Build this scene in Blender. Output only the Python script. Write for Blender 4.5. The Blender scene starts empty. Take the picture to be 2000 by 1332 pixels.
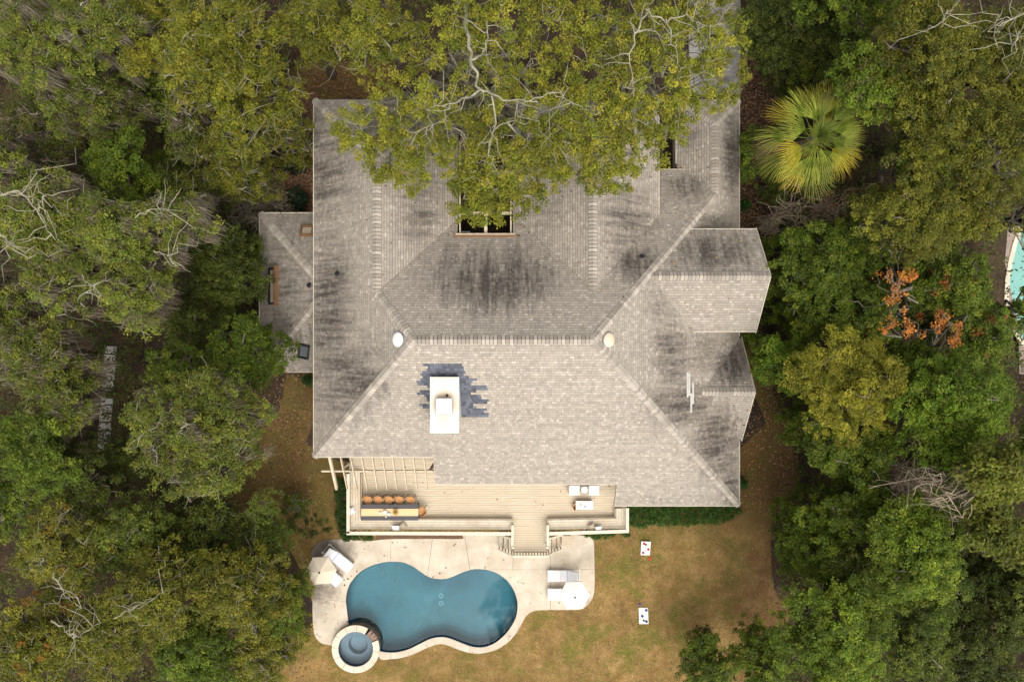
import bpy, math, random
import numpy as np
from mathutils import Vector, Matrix, noise
from mathutils.geometry import tessellate_polygon
R = math.radians
random.seed(7)
RNG = np.random.default_rng(11)
SC = bpy.context.scene
COL = SC.collection
# ------------------------------------------------------------------ camera
CAMZ = 43.0
FPX = 1333.33
cam_d = bpy.data.cameras.new('camera')
cam_d.lens = 24.0
cam_d.sensor_width = 36.0
cam_d.sensor_fit = 'HORIZONTAL'
cam_d.clip_start = 0.5
cam_d.clip_end = 2500
cam = bpy.data.objects.new('camera', cam_d)
COL.objects.link(cam)
cam.location = (0, 0, CAMZ)
cam.rotation_euler = (0, 0, 0)
SC.camera = cam
# ------------------------------------------------------------------ light
SUN_EL, SUN_AZ = R(62), R(160)
w = bpy.data.worlds.new('World')
SC.world = w
w.use_nodes = True
nt = w.node_tree
sky = nt.nodes.new('ShaderNodeTexSky')
sky.sky_type = 'NISHITA'
sky.sun_disc = False
sky.sun_elevation = SUN_EL
sky.sun_rotation = SUN_AZ
sky.air_density = 1.0
sky.dust_density = 4.0
sky.ozone_density = 1.0
hsv = nt.nodes.new('ShaderNodeHueSaturation')
hsv.inputs['Saturation'].default_value = 0.10
bg = nt.nodes['Background']
bg.inputs['Strength'].default_value = 0.15
nt.links.new(sky.outputs[0], hsv.inputs['Color'])
nt.links.new(hsv.outputs[0], bg.inputs['Color'])
sun_d = bpy.data.lights.new('sun', 'SUN')
sun_d.energy = 1.4
sun_d.angle = R(70)
sun_d.color = (1.0, 0.885, 0.70)
sun = bpy.data.objects.new('sun', sun_d)
COL.objects.link(sun)
_sd = Vector((math.sin(SUN_AZ) * math.cos(SUN_EL), math.cos(SUN_AZ) * math.cos(SUN_EL), math.sin(SUN_EL)))
sun.rotation_euler = _sd.to_track_quat('Z', 'Y').to_euler()
sun.location = _sd * 80
vs = SC.view_settings
vs.view_transform = 'Standard'
vs.look = 'None'
vs.exposure = 0.62
vs.gamma = 1.0
vs.use_curve_mapping = False
SC.cycles.max_bounces = 6
SC.cycles.diffuse_bounces = 3
SC.cycles.glossy_bounces = 2
SC.cycles.transparent_max_bounces = 8
SC.cycles.use_denoising = True
SC.cycles.sampling_pattern = 'TABULATED_SOBOL'


def P(px, py, z=0.0):
    """photo pixel at a height -> world x, y"""
    s = (CAMZ - z) / FPX
    return ((px - 1000) * s, (666 - py) * s)


# ------------------------------------------------------------------ helpers
class MB:
    def __init__(self):
        self.v, self.f = [], []

    def add(self, vs_, fs_):
        n = len(self.v)
        self.v += [tuple(p) for p in vs_]
        self.f += [tuple(i + n for i in f) for f in fs_]
        return self

    def box(self, cx, cy, cz, sx, sy, sz, rz=0.0, rx=0.0, ry=0.0):
        m = Matrix.Rotation(rz, 3, 'Z') @ Matrix.Rotation(ry, 3, 'Y') @ Matrix.Rotation(rx, 3, 'X')
        c = Vector((cx, cy, cz))
        vs_ = [c + m @ Vector((sx * i / 2, sy * j / 2, sz * k / 2)) for k in (-1, 1) for j in (-1, 1) for i in (-1, 1)]
        return self.add(vs_, [(0, 2, 3, 1), (4, 5, 7, 6), (0, 1, 5, 4), (2, 6, 7, 3), (0, 4, 6, 2), (1, 3, 7, 5)])

    def rbox(self, cx, cy, cz, sx, sy, sz, rz=0.0, rx=0.0, ry=0.0, b=0.04):
        """cushion like box: bevelled top and bottom rims"""
        m = Matrix.Rotation(rz, 3, 'Z') @ Matrix.Rotation(ry, 3, 'Y') @ Matrix.Rotation(rx, 3, 'X')
        c = Vector((cx, cy, cz))
        rings = []
        for z, ins in ((-.5, b), (-.5 + b / sz, 0), (.5 - b / sz, 0), (.5, b)):
            x, y = sx / 2 - ins, sy / 2 - ins
            k = b * .6
            ring = [(-x + k, -y), (x - k, -y), (x, -y + k), (x, y - k), (x - k, y), (-x + k, y), (-x, y - k), (-x, -y + k)]
            rings.append([c + m @ Vector((p[0], p[1], z * sz)) for p in ring])
        vs_ = [p for r in rings for p in r]
        fs_ = [tuple(range(7, -1, -1)), tuple(range(24, 32))]
        for a in range(3):
            for i in range(8):
                j = (i + 1) % 8
                fs_.append((a * 8 + i, a * 8 + j, a * 8 + 8 + j, a * 8 + 8 + i))
        return self.add(vs_, fs_)

    def lathe(self, cx, cy, prof, n=16, sx=1.0, sy=1.0, cap0=True, cap1=True):
        vs_ = []
        for r, z in prof:
            for i in range(n):
                a = 2 * math.pi * i / n
                vs_.append((cx + r * sx * math.cos(a), cy + r * sy * math.sin(a), z))
        fs_ = []
        for k in range(len(prof) - 1):
            for i in range(n):
                j = (i + 1) % n
                fs_.append((k * n + i, k * n + j, k * n + n + j, k * n + n + i))
        if cap0:
            fs_.append(tuple(range(n - 1, -1, -1)))
        if cap1:
            fs_.append(tuple(range((len(prof) - 1) * n, len(prof) * n)))
        return self.add(vs_, fs_)

    def tube(self, pts, rad, n=6):
        vs_, q = tube_np(np.array(pts, float), np.array(rad, float) if hasattr(rad, '__len__') else np.full(len(pts), rad), n)
        fs_ = [tuple(x) for x in q.tolist()]
        L = len(pts)
        fs_.append(tuple(range(n - 1, -1, -1)))
        fs_.append(tuple(range((L - 1) * n, L * n)))
        return self.add(vs_.tolist(), fs_)

    def prism(self, poly, z0, z1):
        """vertical prism over a simple polygon (any winding); z may be callables"""
        a = sum(poly[i][0] * poly[(i + 1) % len(poly)][1] - poly[(i + 1) % len(poly)][0] * poly[i][1] for i in range(len(poly)))
        if a < 0:
            poly = poly[::-1]
        n = len(poly)
        g0 = z0 if callable(z0) else (lambda x, y: z0)
        g1 = z1 if callable(z1) else (lambda x, y: z1)
        vs_ = [(p[0], p[1], g0(*p)) for p in poly] + [(p[0], p[1], g1(*p)) for p in poly]
        fs_ = [(i, (i + 1) % n, n + (i + 1) % n, n + i) for i in range(n)]
        if n <= 4:
            fs_ += [tuple(range(n - 1, -1, -1)), tuple(range(n, 2 * n))]
        else:
            for t in tessellate_polygon([[Vector((p[0], p[1], 0)) for p in poly]]):
                a_, b_, c_ = t
                cr = (poly[b_][0] - poly[a_][0]) * (poly[c_][1] - poly[a_][1]) - (poly[b_][1] - poly[a_][1]) * (poly[c_][0] - poly[a_][0])
                if cr < 0:
                    b_, c_ = c_, b_
                fs_ += [(n + a_, n + b_, n + c_), (a_, c_, b_)]
        return self.add(vs_, fs_)


def tube_np(pts, rad, n=5):
    L = len(pts)
    d = np.zeros_like(pts)
    d[1:-1] = pts[2:] - pts[:-2]
    d[0] = pts[1] - pts[0]
    d[-1] = pts[-1] - pts[-2]
    d /= np.linalg.norm(d, axis=1)[:, None] + 1e-9
    up = np.where(np.abs(d[:, 2:3]) > .9, np.array([[1., 0, 0]]), np.array([[0, 0, 1.]]))
    s = np.cross(d, up)
    s /= np.linalg.norm(s, axis=1)[:, None] + 1e-9
    t = np.cross(s, d)
    a = np.arange(n) * 2 * math.pi / n
    v = pts[:, None, :] + rad[:, None, None] * (np.cos(a)[None, :, None] * s[:, None, :] + np.sin(a)[None, :, None] * t[:, None, :])
    q = []
    k = np.arange(L - 1)[:, None] * n
    i = np.arange(n)[None, :]
    j = (i + 1) % n
    q = np.stack([k + i, k + j, k + n + j, k + n + i], -1).reshape(-1, 4)
    return v.reshape(-1, 3), q


def link(name, me, mat, parent=None, kind=None):
    ob = bpy.data.objects.new(name, me)
    COL.objects.link(ob)
    if mat is not None and not me.materials:
        me.materials.append(mat)
    if parent is not None:
        ob.parent = parent
    if kind:
        ob['kind'] = kind
    return ob


def wloc(o):
    v = Vector((0, 0, 0))
    while o is not None:
        v += o.location
        o = o.parent
    return v


def O(name, mb, mat, parent=None, kind=None, world=False, cols=None, smooth=False):
    """link an MB as ONE mesh object; world=True: its coordinates are world ones (parents unrotated)"""
    vs_ = mb.v
    if world and parent is not None:
        b = wloc(parent)
        vs_ = [(p[0] - b.x, p[1] - b.y, p[2] - b.z) for p in vs_]
    me = bpy.data.meshes.new(name)
    me.from_pydata(vs_, [], mb.f)
    if cols is not None:
        at = me.attributes.new('col', 'FLOAT_VECTOR', 'FACE')
        at.data.foreach_set('vector', np.array(cols, np.float32).ravel())
    if smooth:
        me.polygons.foreach_set('use_smooth', [True] * len(me.polygons))
    me.update()
    return link(name, me, mat, parent, kind)


def mesh_np(name, v, q, cols=None):
    me = bpy.data.meshes.new(name)
    k = q.shape[1]
    me.vertices.add(len(v))
    me.vertices.foreach_set('co', v.astype(np.float32).ravel())
    me.loops.add(q.size)
    me.loops.foreach_set('vertex_index', q.astype(np.int32).ravel())
    me.polygons.add(len(q))
    me.polygons.foreach_set('loop_start', (np.arange(len(q)) * k).astype(np.int32))
    if cols is not None:
        at = me.attributes.new('col', 'FLOAT_VECTOR', 'FACE')
        at.data.foreach_set('vector', cols.astype(np.float32).ravel())
    me.update(calc_edges=True)
    return me


def thing(name, label, cat, loc=(0, 0, 0), rz=0.0, group=None):
    o = bpy.data.objects.new(name, None)
    COL.objects.link(o)
    o.empty_display_size = .2
    o.location = loc
    o.rotation_euler = (0, 0, rz)
    return tag(o, label, cat, group)


def tag(o, label, cat, group=None):
    o['label'] = label
    o['category'] = cat
    if group:
        o['group'] = group
    return o


def copy_tree(o, parent=None, loc=None, rz=None, label=None):
    c = o.copy()
    COL.objects.link(c)
    if parent is not None:
        c.parent = parent
    if loc is not None:
        c.location = loc
    if rz is not None:
        c.rotation_euler = (0, 0, rz)
    if label:
        c['label'] = label
    for ch in [x for x in o.children if x.name in COL.objects]:
        copy_tree(ch, c)
    return c


# ------------------------------------------------------------------ materials
def _mat(name):
    m = bpy.data.materials.new(name)
    m.use_nodes = True
    n = m.node_tree
    return m, n, n.nodes['Principled BSDF'], n.nodes['Material Output']


def mat(name, col, rough=.7, var=.18, scale=3.0, bump=0.0, bscale=40.0, metal=0.0, col2=None, fac=(.45, .65), spec=.3, stretch=(1, 1, 1)):
    """base colour broken up by two noises, an optional second colour in patches, an optional fine relief"""
    m, n, b, out = _mat(name)
    N, L = n.nodes.new, n.links.new
    tc = N('ShaderNodeTexCoord')
    mp = N('ShaderNodeMapping')
    mp.inputs['Scale'].default_value = stretch
    L(tc.outputs['Object'], mp.inputs['Vector'])
    nz = N('ShaderNodeTexNoise')
    nz.inputs['Scale'].default_value = scale
    nz.inputs['Detail'].default_value = 6
    nz.inputs['Roughness'].default_value = .65
    L(mp.outputs[0], nz.inputs['Vector'])
    mr = N('ShaderNodeMapRange')
    mr.inputs['From Min'].default_value = .25
    mr.inputs['From Max'].default_value = .75
    mr.inputs['To Min'].default_value = 1 - var
    mr.inputs['To Max'].default_value = 1 + var
    L(nz.outputs['Fac'], mr.inputs['Value'])
    mul = N('ShaderNodeVectorMath')
    mul.operation = 'SCALE'
    L(mr.outputs[0], mul.inputs['Scale'])
    if col2 is not None:
        n2 = N('ShaderNodeTexNoise')
        n2.inputs['Scale'].default_value = scale * .37
        n2.inputs['Detail'].default_value = 5
        L(mp.outputs[0], n2.inputs['Vector'])
        r2 = N('ShaderNodeMapRange')
        r2.inputs['From Min'].default_value = fac[0]
        r2.inputs['From Max'].default_value = fac[1]
        L(n2.outputs['Fac'], r2.inputs['Value'])
        mx = N('ShaderNodeMix')
        mx.data_type = 'RGBA'
        mx.inputs[6].default_value = (*col, 1)
        mx.inputs[7].default_value = (*col2, 1)
        L(r2.outputs[0], mx.inputs[0])
        L(mx.outputs[2], mul.inputs[0])
    else:
        mul.inputs[0].default_value = col
    L(mul.outputs[0], b.inputs['Base Color'])
    b.inputs['Roughness'].default_value = rough
    b.inputs['Metallic'].default_value = metal
    b.inputs['Specular IOR Level'].default_value = spec
    if bump:
        n3 = N('ShaderNodeTexNoise')
        n3.inputs['Scale'].default_value = bscale
        n3.inputs['Detail'].default_value = 4
        L(mp.outputs[0], n3.inputs['Vector'])
        bp = N('ShaderNodeBump')
        bp.inputs['Strength'].default_value = bump
        bp.inputs['Distance'].default_value = .02
        L(n3.outputs['Fac'], bp.inputs['Height'])
        L(bp.outputs[0], b.inputs['Normal'])
    return m


def mat_leaf(name, trans=.35, rough=.55):
    m, n, b, out = _mat(name)
    N, L = n.nodes.new, n.links.new
    at = N('ShaderNodeAttribute')
    at.attribute_name = 'col'
    L(at.outputs['Vector'], b.inputs['Base Color'])
    b.inputs['Roughness'].default_value = rough
    b.inputs['Specular IOR Level'].default_value = .25
    if trans:
        tr = N('ShaderNodeBsdfTranslucent')
        L(at.outputs['Vector'], tr.inputs['Color'])
        mx = N('ShaderNodeMixShader')
        mx.inputs[0].default_value = trans
        L(b.outputs[0], mx.inputs[1])
        L(tr.outputs[0], mx.inputs[2])
        L(mx.outputs[0], out.inputs['Surface'])
    return m


def mat_attr(name, rough=.9, var=.25, scale=30):
    m, n, b, out = _mat(name)
    N, L = n.nodes.new, n.links.new
    at = N('ShaderNodeAttribute')
    at.attribute_name = 'col'
    tc = N('ShaderNodeTexCoord')
    nz = N('ShaderNodeTexNoise')
    nz.inputs['Scale'].default_value = scale
    nz.inputs['Detail'].default_value = 5
    L(tc.outputs['Object'], nz.inputs['Vector'])
    mr = N('ShaderNodeMapRange')
    mr.inputs['From Min'].default_value = .25
    mr.inputs['From Max'].default_value = .75
    mr.inputs['To Min'].default_value = 1 - var
    mr.inputs['To Max'].default_value = 1 + var
    L(nz.outputs['Fac'], mr.inputs['Value'])
    mul = N('ShaderNodeVectorMath')
    mul.operation = 'SCALE'
    L(at.outputs['Vector'], mul.inputs[0])
    L(mr.outputs[0], mul.inputs['Scale'])
    L(mul.outputs[0], b.inputs['Base Color'])
    b.inputs['Roughness'].default_value = rough
    b.inputs['Specular IOR Level'].default_value = .2
    return m


def mat_shingle():
    """tab colour from the tab's own attribute; damp stains run down the slope over many tabs (attribute st = along, down, how damp)"""
    m = mat_attr('shingle', .92, .22, 26)
    n = m.node_tree
    N, L = n.nodes.new, n.links.new
    b = n.nodes['Principled BSDF']
    src = b.inputs['Base Color'].links[0].from_socket
    at = N('ShaderNodeAttribute')
    at.attribute_name = 'st'
    sp = N('ShaderNodeSeparateXYZ')
    L(at.outputs['Vector'], sp.inputs[0])

    def math_(o, a, b_, clamp=False):
        x = N('ShaderNodeMath')
        x.operation = o
        x.use_clamp = clamp
        for i, v in ((0, a), (1, b_)):
            if isinstance(v, (int, float)):
                x.inputs[i].default_value = v
            else:
                L(v, x.inputs[i])
        return x.outputs[0]

    def nz(fu, fv, det, off):
        c = N('ShaderNodeCombineXYZ')
        L(math_('MULTIPLY', sp.outputs['X'], fu), c.inputs[0])
        L(math_('MULTIPLY', sp.outputs['Y'], fv), c.inputs[1])
        c.inputs[2].default_value = off
        t = N('ShaderNodeTexNoise')
        t.inputs['Scale'].default_value = 1.0
        t.inputs['Detail'].default_value = det
        t.inputs['Roughness'].default_value = .6
        L(c.outputs[0], t.inputs['Vector'])
        return math_('MULTIPLY', math_('SUBTRACT', t.outputs['Fac'], .5), 2.0)
    w_ = sp.outputs['Z']
    n1 = math_('ADD', math_('MULTIPLY', nz(4.2, .50, 3, 3.), .95), math_('MULTIPLY', nz(1.5, .35, 3, 11.), .70))
    n1 = math_('ADD', n1, math_('MULTIPLY', nz(11., 3.0, 2, 7.), .40))
    k = math_('ADD', math_('MULTIPLY', w_, 1.0), math_('SUBTRACT', n1, .13))
    f = math_('MULTIPLY', math_('MULTIPLY', k, 1.05, True), math_('MULTIPLY', w_, 2.0, True))
    f = math_('ADD', math_('MULTIPLY', f, .82), math_('MULTIPLY', w_, .17), True)
    mx = N('ShaderNodeMix')
    mx.data_type = 'RGBA'
    mx.inputs[7].default_value = (.074, .061, .055, 1)
    L(f, mx.inputs[0])
    L(src, mx.inputs[6])
    L(mx.outputs[2], b.inputs['Base Color'])
    return m


def mat_water(name, tint, rough=.0, bump=.012):
    m, n, b, out = _mat(name)
    N, L = n.nodes.new, n.links.new
    tr = N('ShaderNodeBsdfTransparent')
    tr.inputs['Color'].default_value = (*tint, 1)
    gl = N('ShaderNodeBsdfGlossy')
    gl.inputs['Roughness'].default_value = .05
    fr = N('ShaderNodeFresnel')
    fr.inputs['IOR'].default_value = 1.33
    tc = N('ShaderNodeTexCoord')
    nz = N('ShaderNodeTexNoise')
    nz.inputs['Scale'].default_value = 1.1
    nz.inputs['Detail'].default_value = 2
    L(tc.outputs['Object'], nz.inputs['Vector'])
    bp = N('ShaderNodeBump')
    bp.inputs['Strength'].default_value = bump
    bp.inputs['Distance'].default_value = .05
    L(nz.outputs['Fac'], bp.inputs['Height'])
    L(bp.outputs[0], gl.inputs['Normal'])
    L(bp.outputs[0], fr.inputs['Normal'])
    mx = N('ShaderNodeMixShader')
    L(fr.outputs[0], mx.inputs[0])
    L(tr.outputs[0], mx.inputs[1])
    L(gl.outputs[0], mx.inputs[2])
    L(mx.outputs[0], out.inputs['Surface'])
    return m


def mat_stripe(name, c1, c2, scale, axis='X', thr=.5):
    m, n, b, out = _mat(name)
    N, L = n.nodes.new, n.links.new
    tc = N('ShaderNodeTexCoord')
    wv = N('ShaderNodeTexWave')
    wv.bands_direction = axis
    wv.inputs['Scale'].default_value = scale
    wv.inputs['Distortion'].default_value = .3
    L(tc.outputs['Object'], wv.inputs['Vector'])
    cr = N('ShaderNodeValToRGB')
    cr.color_ramp.elements[0].position = thr - .08
    cr.color_ramp.elements[0].color = (*c1, 1)
    cr.color_ramp.elements[1].position = thr + .08
    cr.color_ramp.elements[1].color = (*c2, 1)
    L(wv.outputs['Fac'], cr.inputs['Fac'])
    L(cr.outputs[0], b.inputs['Base Color'])
    b.inputs['Roughness'].default_value = .9
    return m


M = {}
M['leaf'] = mat_leaf('leaf')
M['moss'] = mat_leaf('moss', .3, .9)
M['litter'] = mat_leaf('litter', 0, .9)
M['shingle'] = mat_shingle()
M['bark'] = mat('bark', (.19, .165, .125), .9, .45, 4, .8, 30, col2=(.10, .085, .065))
M['bark_pale'] = mat('bark_pale', (.30, .275, .20), .9, .4, 5, .6, 30, col2=(.19, .18, .12), fac=(.4, .6))
M['bark_dark'] = mat('bark_dark', (.13, .1, .075), .9, .4, 5, .6, 30)
M['bark_bare'] = mat('bark_bare', (.52, .42, .31), .9, .3, 5, .4, 30)
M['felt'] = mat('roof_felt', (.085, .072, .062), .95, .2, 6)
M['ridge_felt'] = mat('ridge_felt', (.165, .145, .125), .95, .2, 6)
M['fascia'] = mat('fascia_paint', (.52, .47, .38), .7, .12, 2)
M['siding'] = mat('siding', (.45, .40, .32), .8, .12, 2, col2=(.38, .34, .27))
M['board'] = mat('deck_board', (.58, .495, .375), .8, .16, 2.2, .3, 60, col2=(.50, .40, .28), stretch=(.35, 6, 1))
M['board_y'] = mat('bench_board', (.62, .545, .435), .8, .14, 2.2, .3, 60, col2=(.54, .45, .33))
M['rail'] = mat('painted_rail', (.64, .58, .46), .65, .1, 3, .2, 50)
M['beam'] = mat('pergola_wood', (.58, .49, .36), .8, .2, 3, .4, 40, col2=(.44, .37, .28))
M['white'] = mat('white_paint', (.8, .78, .74), .5, .04, 3)
M['chim'] = mat('chimney_render', (.72, .68, .60), .7, .06, 2, col2=(.62, .55, .43), fac=(.5, .75))
M['metal_w'] = mat('white_metal', (.75, .74, .72), .4, .05, 3, metal=.1)
M['grey'] = mat('grey_metal', (.30, .30, .31), .5, .1, 3, metal=.4)
M['black'] = mat('black_metal', (.02, .02, .022), .5, .2, 3)
M['dark'] = mat('dark_interior', (.03, .022, .018), .9, .3, 3)
M['lid'] = mat('dome_acrylic', (.82, .82, .82), .25, .03, 3, spec=.5)
M['lid2'] = mat('dome_yellowed', (.66, .55, .42), .4, .08, 3, spec=.5)
M['wood_o'] = mat('orange_wood', (.21, .115, .06), .7, .3, 6, .3, 40)
M['wood_t'] = mat('tan_wood', (.55, .38, .20), .6, .15, 3, .2, 40, stretch=(.4, 5, 1))
M['glass'] = mat('dark_glass', (.05, .06, .06), .12, .2, 2, spec=.6)
M['glass_t'] = mat('tan_glazing', (.42, .35, .26), .25, .15, 2, spec=.6)
M['chair'] = mat('tan_rattan', (.50, .26, .11), .7, .22, 14, .5, 90)
M['tabledark'] = mat('charcoal_table', (.055, .048, .055), .5, .15, 3, spec=.4)
M['runner'] = mat('tan_runner', (.70, .50, .28), .85, .08, 12, .2, 90)
M['canvas'] = mat('umbrella_canvas', (.66, .58, .46), .9, .07, 4)
M['canvas_w'] = mat('white_canvas', (.82, .80, .75), .9, .04, 4)
M['cushion'] = mat('white_cushion', (.80, .80, .82), .9, .04, 5, .1, 40)
M['cush_b'] = mat('pale_blue_band', (.52, .56, .72), .9, .12, 30)
M['taupe'] = mat('taupe_cloth', (.36, .30, .22), .95, .15, 8, .2, 60)
M['red'] = mat('red_bag', (.42, .03, .04), .9, .15, 20)
M['redb'] = mat('bright_red_bag', (.65, .04, .03), .9, .15, 20)
M['blue'] = mat('blue_bag', (.07, .07, .26), .9, .15, 20)
M['brick'] = mat('spa_brick', (.24, .16, .12), .85, .3, 6, .5, 40, col2=(.14, .1, .08))
M['coping'] = mat('coping', (.66, .58, .47), .8, .08, 3, .15, 60, col2=(.58, .50, .40))
M['plaster'] = mat('pool_plaster', (.012, .122, .172), .6, .25, .7, col2=(.034, .168, .212), fac=(.4, .62))
M['plaster_spa'] = mat('spa_plaster', (.155, .21, .26), .6, .10, 1.2)
M['tile_navy'] = mat('waterline_tile', (.025, .045, .11), .25, .25, 8, spec=.5)
M['ring'] = mat('drain_ring', (.14, .33, .40), .5, .05, 3)
M['water'] = mat_water('pool_water', (.88, .97, 1.0))
M['water2'] = mat_water('neighbour_water', (.9, 1.0, .98))
M['plaster2'] = mat('pale_plaster', (.30, .50, .48), .6, .08, 1)
M['paver'] = mat('grey_paver', (.36, .345, .325), .9, .3, 3, .3, 30, col2=(.20, .18, .155))
M['brown_bed'] = mat('mulch', (.14, .085, .055), .95, .4, 9, .8, 40)
# ------------------------------------------------------------------ ground, pool, paving
def poly_px(pts, z=0.0):
    return [P(a, b, z) for a, b in pts]


def smooth_poly(pts, k=6):
    """closed Catmull-Rom"""
    out = []
    n = len(pts)
    for i in range(n):
        p0, p1, p2, p3 = (np.array(pts[(i + j) % n], float) for j in (-1, 0, 1, 2))
        for s in range(k):
            t = s / k
            q = .5 * ((2 * p1) + (-p0 + p2) * t + (2 * p0 - 5 * p1 + 4 * p2 - p3) * t * t + (-p0 + 3 * p1 - 3 * p2 + p3) * t ** 3)
            out.append((float(q[0]), float(q[1])))
    return out


def tri_holes(outer, holes):
    loops = [[Vector((x, y, 0)) for x, y in outer]] + [[Vector((x, y, 0)) for x, y in h] for h in holes]
    flat = [(v.x, v.y) for l in loops for v in l]
    tris = []
    for a, b, c in tessellate_polygon(loops):
        A, B, C = flat[a], flat[b], flat[c]
        cr = (B[0] - A[0]) * (C[1] - A[1]) - (B[1] - A[1]) * (C[0] - A[0])
        if abs(cr) < 1e-9:
            continue
        tris.append((a, b, c) if cr > 0 else (a, c, b))
    return flat, tris


def inside(poly, x, y):
    c = False
    j = len(poly) - 1
    for i in range(len(poly)):
        xi, yi = poly[i]
        xj, yj = poly[j]
        if (yi > y) != (yj > y) and x < (xj - xi) * (y - yi) / (yj - yi) + xi:
            c = not c
        j = i
    return c


def inside_np(poly, x, y):
    c = np.zeros(len(x), bool)
    j = len(poly) - 1
    for i in range(len(poly)):
        xi, yi = poly[i]
        xj, yj = poly[j]
        if yi != yj:
            m = ((yi > y) != (yj > y)) & (x < (xj - xi) * (y - yi) / (yj - yi) + xi)
            c ^= m
        j = i
    return c


def grow(poly, d):
    n = len(poly)
    a = sum(poly[i][0] * poly[(i + 1) % n][1] - poly[(i + 1) % n][0] * poly[i][1] for i in range(n))
    s = 1 if a > 0 else -1
    out = []
    for i in range(n):
        p, q = Vector(poly[i - 1]), Vector(poly[(i + 1) % n])
        t = (q - p).normalized()
        out.append((poly[i][0] + s * d * t.y, poly[i][1] - s * d * t.x))
    return out


DK = 0.06   # top of the concrete
POOL_PX = [(675.7, 1177), (676.6, 1160), (680.5, 1146), (686.6, 1135), (702.4, 1117.5), (725, 1104.6), (750, 1097.8), (772.7, 1096.6), (791, 1099), (809, 1107.5), (825, 1119), (841, 1127.6), (859, 1130.5), (877, 1128.6), (900, 1119), (917, 1113), (935, 1111), (960, 1115), (982.4, 1126.4), (998.3, 1143.4), (1008.5, 1166), (1011, 1186.4), (1007, 1207), (996, 1227), (982.4, 1243), (964.3, 1256.7), (944, 1263.5), (923.5, 1262.8), (903, 1256), (883, 1248), (864, 1243.8), (841, 1247), (818, 1258), (798, 1267.5), (777, 1273), (759, 1274), (742, 1271), (735, 1262), (722, 1240), (700, 1225), (684, 1218), (679, 1205)]
POOL = smooth_poly(poly_px(POOL_PX, DK), 3)
DECK_PX = [(640, 1054), (668, 1053), (720, 1056), (760, 1052.5), (840, 1052), (903, 1052), (906, 1045), (960, 1044), (1040, 1043), (1110, 1043), (1145, 1047), (1156, 1051), (1160, 1062), (1161, 1100), (1161, 1150), (1155, 1172), (1140, 1187), (1128, 1190.5), (1100, 1190.5), (1060, 1191), (1042, 1193), (1028, 1202), (1020, 1216), (1008, 1236), (993, 1253), (972, 1267), (945, 1275), (920, 1275), (895, 1268), (872, 1259), (858, 1257.5), (838, 1263), (812, 1275), (785, 1284), (760, 1287), (745, 1287.5)] + ['spa'] + [(632, 1257), (622, 1251), (614, 1238), (611, 1215), (610, 1170), (610, 1120), (608, 1080), (615, 1066), (626, 1057)]
SPA_C = P(694.5, 1267.5, .5)
SPA_R = 46.0 * (CAMZ - .5) / FPX
SPA_RI = 34.0 * (CAMZ - .5) / FPX

_arc = [(SPA_C[0] + (SPA_R - .20) * math.cos(R(a)), SPA_C[1] + (SPA_R - .20) * math.sin(R(a))) for a in range(-6, -250, -8)]
OPEN = POOL[:36 * 3 + 1] + _arc          # the opening for the pool and the hot tub together
HOLE = grow(OPEN, .05)

_sp = [(SPA_C[0] + (SPA_R - .06) * math.cos(R(a)), SPA_C[1] + (SPA_R - .06) * math.sin(R(a))) for a in range(-24, -186, -6)]
_k = DECK_PX.index('spa')
DECKP = smooth_poly(poly_px(DECK_PX[:_k], DK) + _sp + poly_px(DECK_PX[_k + 1:], DK), 3)

LAWN_PX = [(575, 130), (760, 125), (760, 200), (640, 230), (640, 720), (660, 900), (1440, 880), (1440, 700), (1462, 640), (1475, 620), (1480, 700), (1520, 790), (1550, 880), (1560, 950), (1510, 1010), (1512, 1150), (1550, 1190), (1500, 1260), (1420, 1400), (1300, 1500), (560, 1500), (500, 1330), (590, 1230), (615, 1200), (570, 1080), (480, 1010), (440, 960), (480, 880), (545, 800), (560, 730), (600, 700), (600, 240), (570, 190)]
LAWN = smooth_poly(poly_px(LAWN_PX), 3)


def sheet(name, outer, holes, z, mt, kind='structure'):
    flat, tris = tri_holes(outer, holes)
    mb = MB()
    mb.add([(x, y, z) for x, y in flat], tris)
    return O(name, mb, mt, kind=kind)


# ground materials
def mat_ground():
    m = mat('forest_floor', (.062, .040, .024), .95, .5, 1.4, .7, 14, col2=(.030, .021, .014), fac=(.4, .62))
    return m


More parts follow.
